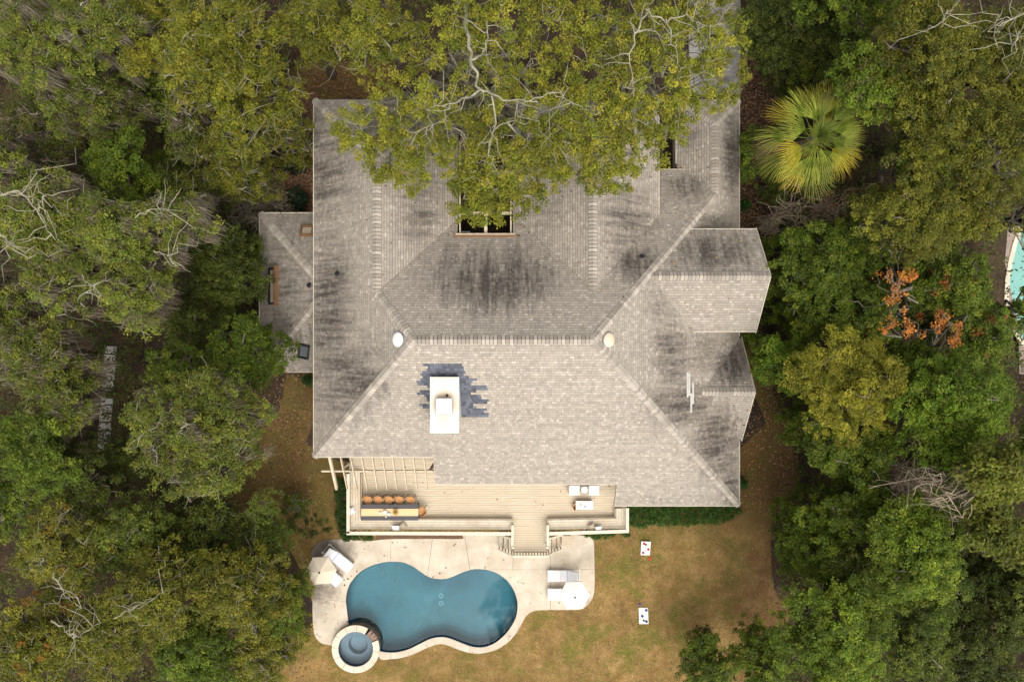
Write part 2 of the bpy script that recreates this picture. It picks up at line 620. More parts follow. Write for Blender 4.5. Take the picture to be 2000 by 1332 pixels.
def mat_lawn():
    m, n, b, out = _mat('dry_lawn')
    N, L = n.nodes.new, n.links.new
    tc = N('ShaderNodeTexCoord')

    def nz(sc, det=6, rough=.6):
        t = N('ShaderNodeTexNoise')
        t.inputs['Scale'].default_value = sc
        t.inputs['Detail'].default_value = det
        t.inputs['Roughness'].default_value = rough
        L(tc.outputs['Object'], t.inputs['Vector'])
        return t.outputs['Fac']

    def rng(v, a, b_, c=0., d=1.):
        r = N('ShaderNodeMapRange')
        r.inputs['From Min'].default_value = a
        r.inputs['From Max'].default_value = b_
        r.inputs['To Min'].default_value = c
        r.inputs['To Max'].default_value = d
        L(v, r.inputs['Value'])
        return r.outputs[0]

    def mix(f, c1, c2):
        x = N('ShaderNodeMix')
        x.data_type = 'RGBA'
        L(f, x.inputs[0])
        for i, c in ((6, c1), (7, c2)):
            if isinstance(c, tuple):
                x.inputs[i].default_value = (*c, 1)
            else:
                L(c, x.inputs[i])
        return x.outputs[2]

    def op(a, b_, o='ADD'):
        x = N('ShaderNodeMath')
        x.operation = o
        for i, c in ((0, a), (1, b_)):
            if isinstance(c, float):
                x.inputs[i].default_value = c
            else:
                L(c, x.inputs[i])
        x.use_clamp = True
        return x.outputs[0]
    sep = N('ShaderNodeSeparateXYZ')
    L(tc.outputs['Object'], sep.inputs[0])
    c = mix(rng(nz(1.1), .38, .62), (.245, .148, .050), (.375, .238, .10))        # gold and straw
    c = mix(rng(nz(.45, 8, .78), .48, .60), c, (.150, .148, .030))                   # green patches
    c = mix(rng(nz(.62, 9, .82), .52, .64), c, (.165, .095, .045))                 # thin, earthy patches
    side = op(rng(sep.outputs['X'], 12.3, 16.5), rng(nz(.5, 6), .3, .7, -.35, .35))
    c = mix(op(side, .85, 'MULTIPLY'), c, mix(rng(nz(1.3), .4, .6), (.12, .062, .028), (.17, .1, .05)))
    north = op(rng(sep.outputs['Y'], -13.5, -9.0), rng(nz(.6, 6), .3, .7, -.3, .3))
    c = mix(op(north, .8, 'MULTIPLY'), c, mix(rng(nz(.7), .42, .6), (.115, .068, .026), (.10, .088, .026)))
    fine = rng(nz(14, 4, .8), .25, .75, .5, 1.5)
    mul = N('ShaderNodeVectorMath')
    mul.operation = 'SCALE'
    L(c, mul.inputs[0])
    L(fine, mul.inputs['Scale'])
    L(mul.outputs[0], b.inputs['Base Color'])
    b.inputs['Roughness'].default_value = .95
    b.inputs['Specular IOR Level'].default_value = .1
    bp = N('ShaderNodeBump')
    bp.inputs['Strength'].default_value = .9
    bp.inputs['Distance'].default_value = .05
    L(nz(18, 5, .8), bp.inputs['Height'])
    L(bp.outputs[0], b.inputs['Normal'])
    return m


M['ground'] = mat_ground()
M['lawn'] = mat_lawn()
NP_C = P(2034, 548)
npool = [(NP_C[0] + 2.05 * math.cos(a) * (1 + .12 * math.sin(2 * a)), NP_C[1] + 4.4 * math.sin(a)) for a in np.arange(24) * 2 * math.pi / 24]
big = [(-450, -450), (450, -450), (450, 450), (-450, 450)]
sheet('ground', big, [HOLE, grow(npool, .1)], 0.0, M['ground'])
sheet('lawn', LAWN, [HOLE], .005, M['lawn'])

# concrete pool deck: slabs between the joints
def clip_poly(sub, clip):
    """Sutherland-Hodgman; clip is convex and counter clockwise"""
    outp = sub
    for i in range(len(clip)):
        ax, ay = clip[i]
        bx, by = clip[(i + 1) % len(clip)]
        inp, outp = outp, []
        if not inp:
            return []
        for k in range(len(inp)):
            p, q = inp[k - 1], inp[k]
            dp = (bx - ax) * (p[1] - ay) - (by - ay) * (p[0] - ax)
            dq = (bx - ax) * (q[1] - ay) - (by - ay) * (q[0] - ax)
            if dq >= 0:
                if dp < 0:
                    t = dp / (dp - dq)
                    outp.append((p[0] + t * (q[0] - p[0]), p[1] + t * (q[1] - p[1])))
                outp.append(q)
            elif dp >= 0:
                t = dp / (dp - dq)
                outp.append((p[0] + t * (q[0] - p[0]), p[1] + t * (q[1] - p[1])))
    return outp


def ccw(p):
    a = sum(p[i][0] * p[(i + 1) % len(p)][1] - p[(i + 1) % len(p)][0] * p[i][1] for i in range(len(p)))
    return p if a > 0 else p[::-1]


def mat_concrete():
    m, n, b, out = _mat('pool_concrete')
    N, L = n.nodes.new, n.links.new
    tc = N('ShaderNodeTexCoord')
    n1 = N('ShaderNodeTexNoise')
    n1.inputs['Scale'].default_value = .9
    n1.inputs['Detail'].default_value = 8
    n1.inputs['Roughness'].default_value = .65
    L(tc.outputs['Object'], n1.inputs['Vector'])
    c1 = N('ShaderNodeValToRGB')
    c1.color_ramp.elements[0].position = .3
    c1.color_ramp.elements[0].color = (.45, .375, .285, 1)
    c1.color_ramp.elements[1].position = .65
    c1.color_ramp.elements[1].color = (.62, .545, .445, 1)
    L(n1.outputs['Fac'], c1.inputs['Fac'])
    # mould on the tree side of the terrace: a stain of its own, round the left umbrella
    cur = c1.outputs[0]
    for (px, py, rad, amt) in ((618, 1075, 1.5, .92), (668, 1076, 1.15, .72), (640, 1062, 1.0, .8), (617, 1150, 1.15, .75), (648, 1152, .8, .5), (625, 1190, .9, .25), (1150, 1085, .9, .22), (1146, 1170, .6, .3)):
        x, y = P(px, py)
        sb = N('ShaderNodeVectorMath')
        sb.operation = 'DISTANCE'
        sb.inputs[1].default_value = (x, y, DK)
        L(tc.outputs['Object'], sb.inputs[0])
        n2 = N('ShaderNodeTexNoise')
        n2.inputs['Scale'].default_value = 2.3
        n2.inputs['Detail'].default_value = 8
        n2.inputs['Roughness'].default_value = .7
        L(tc.outputs['Object'], n2.inputs['Vector'])
        ad = N('ShaderNodeMath')
        ad.operation = 'MULTIPLY_ADD'
        ad.inputs[1].default_value = -2.0
        L(n2.outputs['Fac'], ad.inputs[0])
        L(sb.outputs['Value'], ad.inputs[2])
        mr = N('ShaderNodeMapRange')
        mr.inputs['From Min'].default_value = -1.0 + rad
        mr.inputs['From Max'].default_value = -1.0 + rad * .3
        mr.inputs['To Min'].default_value = 0
        mr.inputs['To Max'].default_value = amt
        L(ad.outputs[0], mr.inputs['Value'])
        mx = N('ShaderNodeMix')
        mx.data_type = 'RGBA'
        mx.inputs[7].default_value = (.15, .125, .105, 1)
        L(mr.outputs[0], mx.inputs[0])
        L(cur, mx.inputs[6])
        cur = mx.outputs[2]
    L(cur, b.inputs['Base Color'])
    b.inputs['Roughness'].default_value = .85
    n3 = N('ShaderNodeTexNoise')
    n3.inputs['Scale'].default_value = 45
    L(tc.outputs['Object'], n3.inputs['Vector'])
    bp = N('ShaderNodeBump')
    bp.inputs['Strength'].default_value = .25
    bp.inputs['Distance'].default_value = .01
    L(n3.outputs['Fac'], bp.inputs['Height'])
    L(bp.outputs[0], b.inputs['Normal'])
    return m


M['concrete'] = mat_concrete()
terrace = bpy.data.objects.new('pool_terrace', None)
COL.objects.link(terrace)
terrace['kind'] = 'structure'
flat, tris = tri_holes(DECKP, [OPEN])
base = MB()
base.add([(x, y, .02) for x, y in flat], tris)
O('terrace_base', base, M['brown_bed'], terrace, kind='structure')
SLABS = [[(540, 1000), (763, 1000), (763, 1183), (540, 1161)], [(763, 1000), (852, 1000), (831, 1150), (763, 1150)],
         [(852, 1000), (900, 1000), (924, 1150), (831, 1150)], [(900, 1000), (1002, 1000), (1002, 1112), (918, 1112)],
         [(918, 1112), (1075, 1112), (1075, 1400), (918, 1400)], [(1002, 1000), (1075, 1000), (1075, 1112), (1002, 1112)],
         [(1075, 1000), (1200, 1000), (1200, 1112), (1075, 1112)], [(1075, 1112), (1200, 1112), (1200, 1260), (1075, 1260)],
         [(540, 1161), (763, 1183), (763, 1400), (540, 1400)], [(763, 1150), (918, 1150), (918, 1400), (763, 1400)]]
for reg in SLABS:
    cl = ccw(grow(poly_px(reg, DK), -.011))
    mb = MB()
    idx = {}
    edges = {}
    for t in tris:
        pl = clip_poly([flat[i] for i in t], cl)
        if len(pl) < 3:
            continue
        ids = []
        for p in pl:
            k = (round(p[0], 4), round(p[1], 4))
            if k not in idx:
                idx[k] = len(mb.v)
                mb.v.append((p[0], p[1], DK))
            if not ids or ids[-1] != idx[k]:
                ids.append(idx[k])
        if ids[0] == ids[-1]:
            ids.pop()
        if len(ids) < 3:
            continue
        mb.f.append(tuple(ids))
        for a in range(len(ids)):
            e = (ids[a], ids[(a + 1) % len(ids)])
            edges[e] = 1
    low = {}
    for (a, b) in list(edges):
        if (b, a) in edges:
            continue
        for i in (a, b):
            if i not in low:
                low[i] = len(mb.v)
                mb.v.append((mb.v[i][0], mb.v[i][1], .004))
        mb.f.append((b, a, low[a], low[b]))
    O('slab', mb, M['concrete'], terrace)

# swimming pool
pc = P(845, 1185)
pool = thing('swimming_pool', 'blue kidney-shaped swimming pool set in the pale concrete terrace', 'swimming pool', (pc[0], pc[1], 0))
FLOOR = -.9
mb = MB()
n = len(POOL)
WT = -.10
pc_ = ccw(POOL)
inn2 = grow(pc_, -.02)
prof = ((-.02, WT - .10), (-.03, -.40), (-.06, -.62), (-.13, -.78), (-.26, -.87), (-.42, -.9))
inn = grow(pc_, prof[-1][0])
vs_, fs_ = [], []
for d_, z_ in prof:
    vs_ += [(x, y, z_) for x, y in grow(pc_, d_)]
for k in range(len(prof) - 1):
    for i in range(n):
        j = (i + 1) % n
        fs_.append((k * n + i, k * n + n + i, k * n + n + j, k * n + j))
fl, tr = tri_holes(inn, [])
off = len(vs_)
vs_ += [(x, y, FLOOR) for x, y in fl]
fs_ += [tuple(off + i for i in t) for t in tr]
mb.add(vs_, fs_)
O('basin', mb, M['plaster'], pool, world=True, smooth=True)
mb = MB()
vs_ = [(x, y, .03) for x, y in inn2] + [(x, y, WT - .12) for x, y in grow(pc_, -.026)]
mb.add(vs_, [(i, n + i, n + (i + 1) % n, (i + 1) % n) for i in range(n)])
O('waterline_band', mb, M['tile_navy'], pool, world=True)
mb = MB()
fl, tr = tri_holes(grow(pc_, -.022), [])
mb.add([(x, y, WT) for x, y in fl], tr)
O('water', mb, M['water'], pool, world=True)


def ring_mb(x, y, z, r, h=.02):
    return MB().lathe(x, y, [(r * .62, z + h), (r, z + h), (r, z)], 16, cap0=False, cap1=False)


for py in (1163, 1177.5):
    x, y = P(861.5, py, FLOOR)
    O('drain', ring_mb(x, y, FLOOR + .004, .15), M['ring'], pool, world=True)

# hot tub
spa = thing('hot_tub', 'round raised hot tub with pale coping ring beside the big pool', 'hot tub', (SPA_C[0], SPA_C[1], 0))
mb = MB().lathe(0, 0, [(SPA_R - .04, FLOOR), (SPA_R - .02, .0), (SPA_R - .015, .42)], 56, cap0=False, cap1=False)
O('brick_wall', mb, M['brick'], spa)
for k in range(11):      # coping stones, a gap at the spillway
    a0, a1 = R(58) + k * R(29.5) + .008, R(58) + (k + 1) * R(29.5) - .008
    mb = MB()
    st = 6
    rings = []
    for s in range(st + 1):
        a = a0 + (a1 - a0) * s / st
        c, s_ = math.cos(a), math.sin(a)
        rings.append([(r * c, r * s_, z) for r, z in ((SPA_RI, .42), (SPA_R + .02, .42), (SPA_R + .02, .49), (SPA_RI + .01, .5), (SPA_RI, .49))])
    mb.v = [p for r_ in rings for p in r_]
    for s in range(st):
        for i in range(5):
            j = (i + 1) % 5
            mb.f.append((s * 5 + i, s * 5 + j, s * 5 + 5 + j, s * 5 + 5 + i))
    mb.f += [(4, 3, 2, 1, 0), tuple(st * 5 + i for i in range(5))]
    O('coping_stone', mb, M['coping'], spa)
mb = MB()
for k, a in enumerate((R(28.5), R(38), R(47.8))):
    mb.box((SPA_RI + .2) * math.cos(a), (SPA_RI + .2) * math.sin(a), .40, .42, .20, .06, rz=a)
O('spillway', mb, M['brick'], spa)
mb = MB().lathe(0, 0, [(SPA_RI + .005, .43), (SPA_RI, -.12), (SPA_RI - .02, -.15), (.62, -.18), (.58, -.26), (.55, -.52), (.3, -.56)], 48, cap0=False, cap1=True)
ob = O('basin', mb, M['plaster_spa'], spa)
mb = MB().lathe(0, 0, [(SPA_RI - .003, .44), (SPA_RI - .003, .2)], 48, cap0=False, cap1=False)
O('waterline_band', mb, M['tile_navy'], spa)
mb = MB().lathe(0, 0, [(SPA_RI - .006, .31)], 48, cap0=False, cap1=True)
O('water', mb, M['water'], spa)
for dx in (-.21, .19):
    O('drain', ring_mb(dx, .28 if dx < 0 else .27, -.52, .12), M['ring'], spa)

# neighbour's pool at the right edge
nb = thing('neighbour_pool', 'pale turquoise pool next door, just showing at the right edge', 'swimming pool', (NP_C[0], NP_C[1], 0))
npc = ccw(npool)
mb = MB()
k = len(npc)
mb.add([(x, y, .05) for x, y in npc] + [(x, y, -1.2) for x, y in npc], [(i, k + i, k + (i + 1) % k, (i + 1) % k) for i in range(k)] + [tuple(range(k, 2 * k))])
O('basin', mb, M['plaster2'], nb, world=True)
mb = MB()
mb.add([(x, y, -.08) for x, y in grow(npc, -.004)], [tuple(range(k))])
O('water', mb, M['water2'], nb, world=True)
mb = MB()
g = grow(npc, .27)
mb.add([(x, y, .07) for x, y in npc] + [(x, y, .07) for x, y in g] + [(x, y, .0) for x, y in g],
       [(i, (i + 1) % k, k + (i + 1) % k, k + i)[::-1] for i in range(k)] + [(k + i, k + (i + 1) % k, 2 * k + (i + 1) % k, 2 * k + i)[::-1] for i in range(k)])
O('coping', mb, M['coping'], nb, world=True)
flat2, tris2 = tri_holes(poly_px([(1968, 445), (2200, 380), (2200, 760), (1990, 730), (1990, 640), (1962, 515)]), [grow(npc, .2)])
mb = MB()
mb.add([(x, y, .02) for x, y in flat2], tris2)
M['patio'] = mat('patio_stone', (.30, .24, .20), .9, .2, 3, .3, 30, col2=(.22, .18, .15))
O('patio', mb, M['patio'], kind='structure')

# stepping slabs in the wood on the left
path = bpy.data.objects.new('garden_path', None)
COL.objects.link(path)
path['kind'] = 'structure'
py = 676
k = 0
while py < 866:
    h = random.uniform(15, 20)
    x0 = 217 - (py - 676) * .075
    a, b = P(x0 - 12, py), P(x0 + 12, py + h - 2.2)
    mb = MB().rbox((a[0] + b[0]) / 2, (a[1] + b[1]) / 2, .04, b[0] - a[0], a[1] - b[1], .08, rz=random.uniform(-.04, .04), b=.02)
    O('paver', mb, M['paver'], path)
    py += h
# grey drive north-east of the house, seen through the oak
a, b = P(1345, -160), P(1446, 186)
for k in range(4):
    y0_, y1_ = b[1] + (a[1] - b[1]) * k / 4, b[1] + (a[1] - b[1]) * (k + 1) / 4
    O('driveway', MB().box((a[0] + b[0]) / 2, (y0_ + y1_) / 2, .02, b[0] - a[0], y1_ - y0_ - .02, .04), M['paver'], kind='structure')
# mulch bed between terrace and deck
a, b = P(735, 1043), P(903, 1054)
mb = MB().box((a[0] + b[0]) / 2, (a[1] + b[1]) / 2, .02, b[0] - a[0], a[1] - b[1], .05)
O('mulch_bed', mb, M['brown_bed'], kind='structure')
# ------------------------------------------------------------------ house
house = thing('house', 'large house with hipped grey-brown shingle roof and a white chimney', 'house', (0, 0, 0))


def plane(z0, x0, y0, gx, gy):
    return lambda x, y: z0 + gx * (x - x0) + gy * (y - y0)


PL = {  # z(x, y) and the plan gradient
    'S': (10.2, 0, .07, 0, .75), 'N': (10.2, 0, .07, 0, -.71), 'W': (10.2, -4.72, 0, .78, 0), 'E': (10.2, 3.94, 0, -.776, 0),
    'W2E': (8.54, -6.85, 0, -.78, 0), 'W2N': (5.35, 0, 13.3, 0, -.78),
    'W3W': (8.45, 4.1, 0, .78, 0), 'W3E': (8.45, 4.1, 0, -.78, 0), 'W3N': (5.3, 0, 13.2, 0, -.78),
    'W4W': (4.31, 11.55, 0, .78, 0), 'W4N': (2.87, 0, 14.19, 0, -.78),
    'G1N': (7.71, 0, 3.36, 0, -.75), 'G1S': (7.71, 0, 3.36, 0, .75), 'G2N': (5.09, 0, -2.82, 0, -.75), 'G2S': (5.09, 0, -2.82, 0, .75),
    'LN': (2.9, 0, 7.52, 0, -.58), 'LW': (2.9, -14.83, 0, .58, 0), 'LS': (2.9, 0, -1.83, 0, .58),
}
ROOF = [
    ('S', [(-4.72, .07), (3.94, .07), (10.19, -6.4), (-10.94, -6.4)]),
    ('S', [(-4.36, -6.4), (10.19, -6.4), (11.91, -8.18), (-4.36, -8.18)]),
    ('S', [(5.98, -8.18), (11.91, -8.18), (13.36, -9.677), (5.98, -9.677)]),
    ('N', [(-4.72, .07), (-6.85, 2.44), (-3.97, 5.58), (1.33, 5.58), (4.1, 2.57), (3.94, .07)]),
    ('N', [(-3.97, 5.58), (-2.95, 6.69), (-2.95, 5.58)]),
    ('N', [(1.33, 5.58), (.05, 5.58), (.05, 6.99)]),
    ('N', [(3.94, .07), (4.1, 2.57), (8.11, 6.94), (11.55, 8.36)]),
    ('N', [(8.11, 6.94), (8.11, 10.0), (10.06, 10.0), (11.55, 8.36)]),
    ('N', [(10.06, 10.0), (9.65, 10.45), (9.65, 10.0)]),
    ('W', [(-4.72, .07), (-10.94, -6.4), (-10.94, 2.44), (-6.85, 2.44)]),
    ('W', [(-10.94, 2.44), (-10.94, 13.3), (-6.85, 9.2), (-6.85, 2.44)]),
    ('W2E', [(-6.85, 2.44), (-6.85, 9.2), (-2.95, 13.1), (-2.95, 6.69)]),
    ('W2N', [(-10.94, 13.3), (-6.85, 9.2), (-2.95, 13.1), (-2.95, 13.3)]),
    ('W3W', [(4.1, 2.57), (.05, 6.99), (.05, 13.2), (4.1, 9.15)]),
    ('W3E', [(4.1, 2.57), (4.1, 9.15), (8.11, 13.2), (8.11, 6.94)]),
    ('W3N', [(.05, 13.2), (4.1, 9.15), (8.11, 13.2)]),
    ('E', [(3.94, .07), (11.55, 8.36), (13.36, 8.36), (13.36, -9.677)]),
    ('E', [(11.55, 8.36), (11.55, 12.36), (13.36, 14.19), (13.36, 8.36)]),
    ('W4W', [(11.55, 8.36), (9.65, 10.45), (9.65, 14.19), (11.55, 12.36)]),
    ('W4N', [(9.65, 14.19), (13.36, 14.19), (11.55, 12.36)]),
    ('G1N', [(7.15, 3.36), (13.37, 3.36), (13.37, 6.12), (9.82, 6.12)]),
    ('G1S', [(7.15, 3.36), (13.37, 3.36), (13.37, .5), (9.95, .5)]),
    ('G2N', [(10.52, -2.82), (13.51, -2.82), (13.51, .17), (13.40, .17)]),
    ('G2S', [(10.52, -2.82), (13.51, -2.82), (13.51, -5.81), (13.40, -5.81)]),
    ('LN', [(-14.83, 7.52), (-10.75, 7.52), (-10.75, 3.46)]),
    ('LW', [(-14.83, 7.52), (-10.93, 3.62), (-10.93, 2.07), (-14.83, -1.83)]),
    ('LS', [(-14.83, -1.83), (-10.75, 2.23), (-10.75, -1.83)]),
]
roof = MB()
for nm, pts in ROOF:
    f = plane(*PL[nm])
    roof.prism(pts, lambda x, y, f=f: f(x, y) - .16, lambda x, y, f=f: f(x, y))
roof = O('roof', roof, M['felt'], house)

# staining where the trees keep the shingles damp: (px, py, z, rx, ry, amount) in metres on the roof
STAIN = []
for (px, py, rx, ry, a) in ((965, 548, 125, 70, 1.0), (900, 500, 60, 40, .5), (1030, 500, 60, 50, .5), (645, 600, 46, 150, .9), (690, 745, 75, 80, .85), (640, 330, 60, 120, .75), (820, 400, 50, 90, .65), (740, 250, 90, 60, .7),
                             (1225, 430, 60, 75, .75), (1235, 510, 55, 38, .95), (1065, 410, 55, 50, .45), (1310, 690, 42, 70, .85), (1370, 690, 50, 50, .55),
                             (1290, 600, 30, 60, .5), (1330, 790, 65, 50, .9), (1400, 860, 50, 80, .9), (1425, 950, 22, 40, .8), (1400, 492, 95, 44, .85), (1432, 712, 40, 45, 1.0), (1430, 300, 22, 80, .9), (1345, 250, 30, 80, .55), (1340, 365, 50, 30, .7),
                             (1380, 440, 60, 30, .6), (560, 560, 60, 170, .6), (1290, 980, 60, 22, .25), (1100, 950, 140, 16, .25), (760, 880, 140, 22, .3), (1375, 970, 60, 30, .25), (1390, 430, 40, 20, .5)):
    STAIN.append((px, py, rx, ry, a))


def damp(x, y, z):
    s = FPX / (CAMZ - z)
    px, py = 1000 + x * s, 666 - y * s
    w_ = 0.0
    for (a, b, rx, ry, amt) in STAIN:
        d = ((px - a) / rx) ** 2 + ((py - b) / ry) ** 2
        if d < 5:
            w_ = max(w_, amt * math.exp(-d * .9))
    return w_


st_ = []
rows_h, tab_w = .125, .185
sh = MB()
shc = []
rr = random.Random(5)
C_BASE, C_LIGHT, C_DARK, C_STAIN = np.array((.352, .312, .266)), np.array((.415, .372, .322)), np.array((.298, .264, .226)), np.array((.074, .063, .060))
C_SLATE = np.array((.100, .110, .138))
CH0 = (-4.05, -4.55, -2.62, -1.78)      # chimney in plan
jag = [rr.uniform(-.45, .45) for _ in range(400)]
for pi, (nm, pts) in enumerate(ROOF):
    z0, x0, y0, gx, gy = PL[nm]
    f = plane(*PL[nm])
    sl = math.hypot(gx, gy)
    dv = (-gx / sl, -gy / sl)              # downslope
    du = (-dv[1], dv[0])
    poly = ccw(pts)
    us = [p[0] * du[0] + p[1] * du[1] for p in poly]
    vv = [p[0] * dv[0] + p[1] * dv[1] for p in poly]
    r0, r1 = math.floor(min(vv) / rows_h), math.ceil(max(vv) / rows_h)
    ps = (sum(map(ord, nm)) % 17) * .37 + .2
    for r in range(r0, r1):
        va, vb = r * rows_h, (r + 1) * rows_h - .013  # gap bares dark felt, drawn in as the shadow line of each course
        u = math.floor(min(us) / tab_w) * tab_w + (r % 2) * tab_w * .5 + rr.uniform(-.05, .05) + ((r * 7) % 5) * .03
        u -= tab_w
        rowtint = rr.uniform(.96, 1.04)
        while u < max(us):
            wd = tab_w * rr.choice((.55, .8, 1.0, 1.0, 1.25))
            q = [(u + .004, va), (u + wd - .004, va), (u + wd - .004, vb), (u + .004, vb)]
            u += wd
            qc = ccw([(a * du[0] + b * dv[0], a * du[1] + b * dv[1]) for a, b in q])
            cp = clip_poly(qc, poly)
            if len(cp) < 3:
                continue
            th = rr.choice((.012, .016, .028))
            base_i = len(sh.v)
            m_ = len(cp)
            top = []
            for (x, y) in cp:
                t = ((x * dv[0] + y * dv[1]) - va) / (vb - va)
                top.append((x, y, f(x, y) + .004 + th * t))
            sh.v += top + [(x, y, f(x, y) - .002) for x, y in cp]
            sh.f.append(tuple(base_i + i for i in range(m_)))
            sh.f += [(base_i + i, base_i + m_ + i, base_i + m_ + (i + 1) % m_, base_i + (i + 1) % m_) for i in range(m_)]
            cx = sum(p[0] for p in cp) / m_
            cy = sum(p[1] for p in cp) / m_
            cz = f(cx, cy)
            k = rr.random()
            c = C_BASE * rr.uniform(.9, 1.08)
            if k < .13:
                c = C_LIGHT * rr.uniform(.92, 1.1)
            elif k > .84:
                c = C_DARK * rr.uniform(.95, 1.1)
            if nm == 'S':
                c = c * 1.03
            c = c * rowtint
            if nm[0] == 'L':
                c = c * .92
            dmp = damp(cx, cy, cz) * rr.uniform(.8, 1.12)
            if nm == 'S':                 # newer slate-blue shingles laid round the chimney
                j = jag[((r + 200) // 2) % 400] * 1.25 + jag[(r + 77) % 400] * .3
                if (CH0[0] - .42 + j * .55 < cx < CH0[2] + 1.05 + j * .8 and -4.0 < cy < -1.15) and not (cx > CH0[2] + .25 and cy > -1.55 + (cx - CH0[2]) * -.5) and not (cx < CH0[0] - .35 and cy > -1.45 and j < .3):
                    c = C_SLATE * rr.uniform(.7, 1.45)
                    dmp = 0.0
            if nm == 'E':                 # pale replacement tabs
                for (ux, ya, yb) in ((9.62, -3.0, -1.75), (9.77, -3.65, -2.75), (9.9, -3.45, -2.3), (9.78, -3.95, -3.3)):
                    if abs(cx - ux - .0) < .068 and ya < cy < yb:
                        c = np.array((.54, .52, .50)) * rr.uniform(.93, 1.05)
                        dmp = 0.0
            for (x, y) in cp + cp:
                st_.append((x * du[0] + y * du[1] + ps * 37, x * dv[0] + y * dv[1], dmp))
            shc += [tuple(c)] * (m_ + 1)
shingles = O('shingles', sh, M['shingle'], roof, kind='stuff', cols=shc)
_at = shingles.data.attributes.new('st', 'FLOAT_VECTOR', 'POINT')
_at.data.foreach_set('vector', np.array(st_, np.float32).ravel())

# ridge and hip caps
def cap_mesh(name, drop, L_, hw, seed):
    q = random.Random(seed)
    mb = MB()
    sec = [(-hw, -drop * hw), (-hw * .45, -drop * hw * .42), (0, .012), (hw * .45, -drop * hw * .42), (hw, -drop * hw)]
    vs_ = []
    for k, (t, zz) in enumerate(((-L_ * .5, .012), (L_ * .31, .05), (L_ * .31, .0))):
        vs_ += [(t, a, b + zz) for a, b in sec]
    fs_ = []
    for k in range(2):
        for i in range(4):
            fs_.append((k * 5 + i, k * 5 + 5 + i, k * 5 + 6 + i, k * 5 + 1 + i))
    mb.add(vs_, fs_)
    me = bpy.data.meshes.new(name)
    me.from_pydata(mb.v, [], mb.f)
    c = (C_BASE if seed % 3 else C_LIGHT) * q.uniform(.78, 1.12)
    at = me.attributes.new('col', 'FLOAT_VECTOR', 'FACE')
    at.data.foreach_set('vector', np.array([c] * len(mb.f), np.float32).ravel())
    me.materials.append(M['shingle'])
    me.update()
    return me


RIDGE_M = [cap_mesh('ridge_cap', .74, .19, .225, s) for s in range(1, 7)]
HIP_M = [cap_mesh('hip_cap', .52, .19, .21, s) for s in range(1, 7)]
zf = {k: plane(*v) for k, v in PL.items()}
LINES = [  # from the low end to the high end, (plan a, plan b, plane, ridge?)
    ((3.94, .07), (-4.72, .07), 'S', 1), ((-6.85, 9.2), (-6.85, 2.44), 'W', 1), ((4.1, 9.15), (4.1, 2.6), 'W3W', 1),
    ((13.37, 3.36), (7.2, 3.36), 'G1N', 1), ((13.5, -2.82), (10.55, -2.82), 'G2N', 1), ((11.55, 12.36), (11.55, 8.36), 'E', 1),
    ((-10.94, -6.4), (-4.72, .07), 'S', 0), ((13.36, -9.677), (3.94, .07), 'S', 0), ((11.55, 8.36), (3.94, .07), 'E', 0),
    ((-6.85, 2.44), (-4.72, .07), 'W', 0), ((-14.83, 7.52), (-10.95, 3.6), 'LW', 0), ((-14.83, -1.83), (-10.95, 2.05), 'LW', 0),
    ((-10.94, 13.3), (-6.85, 9.2), 'W', 0), ((9.65, 14.19), (11.55, 12.36), 'W4W', 0), ((13.36, 14.19), (11.55, 12.36), 'E', 0),
    ((-2.95, 13.1), (-6.85, 9.2), 'W2E', 0), ((.05, 13.2), (4.1, 9.15), 'W3W', 0), ((8.11, 13.2), (4.1, 9.15), 'W3E', 0),
]
caps = []
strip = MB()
for a, b, nm, rdg in LINES:
    A = Vector((*a, zf[nm](*a)))
    B = Vector((*b, zf[nm](*b)))
    d = B - A
    step = .19
    yw = math.atan2(d.y, d.x)
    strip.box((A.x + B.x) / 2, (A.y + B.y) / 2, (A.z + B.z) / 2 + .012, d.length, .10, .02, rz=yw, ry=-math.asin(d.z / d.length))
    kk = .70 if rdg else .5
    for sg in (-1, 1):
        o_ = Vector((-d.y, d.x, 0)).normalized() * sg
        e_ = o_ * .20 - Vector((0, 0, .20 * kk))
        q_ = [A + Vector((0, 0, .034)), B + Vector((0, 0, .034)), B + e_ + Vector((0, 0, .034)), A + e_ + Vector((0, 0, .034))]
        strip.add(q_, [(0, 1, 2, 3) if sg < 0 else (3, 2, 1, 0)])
    n_ = max(1, int(d.length / step))
    t = -d.normalized()
    s = Vector((0, 0, 1)).cross(t).normalized()
    u_ = t.cross(s)
    if u_.z < 0:
        u_, s = -u_, -s
    for i in range(n_):
        p = A + d * ((i + .5) / n_)
        caps.append((rdg, p, t, s, u_))
vis = sorted(range(len(caps)), key=lambda i: (-(caps[i][0]), -caps[i][1].z))
single = set(vis[:290])
rest = MB()
restc = []
for i, (rdg, p, t, s, u_) in enumerate(caps):
    me = rr.choice(RIDGE_M if rdg else HIP_M)
    mw = Matrix(((t.x, s.x, u_.x, p.x), (t.y, s.y, u_.y, p.y), (t.z, s.z, u_.z, p.z + .036), (0, 0, 0, 1)))
    if i in single:
        ob = link('ridge_cap' if rdg else 'hip_cap', me, None, roof)
        ob.matrix_local = mw
    else:
        rest.add([tuple(mw @ v.co) for v in me.vertices], [tuple(q.vertices) for q in me.polygons])
        c = me.attributes['col'].data[0].vector
        restc += [tuple(c)] * len(me.polygons)
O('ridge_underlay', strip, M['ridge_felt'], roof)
O('hip_caps', rest, M['shingle'], roof, kind='stuff', cols=restc)

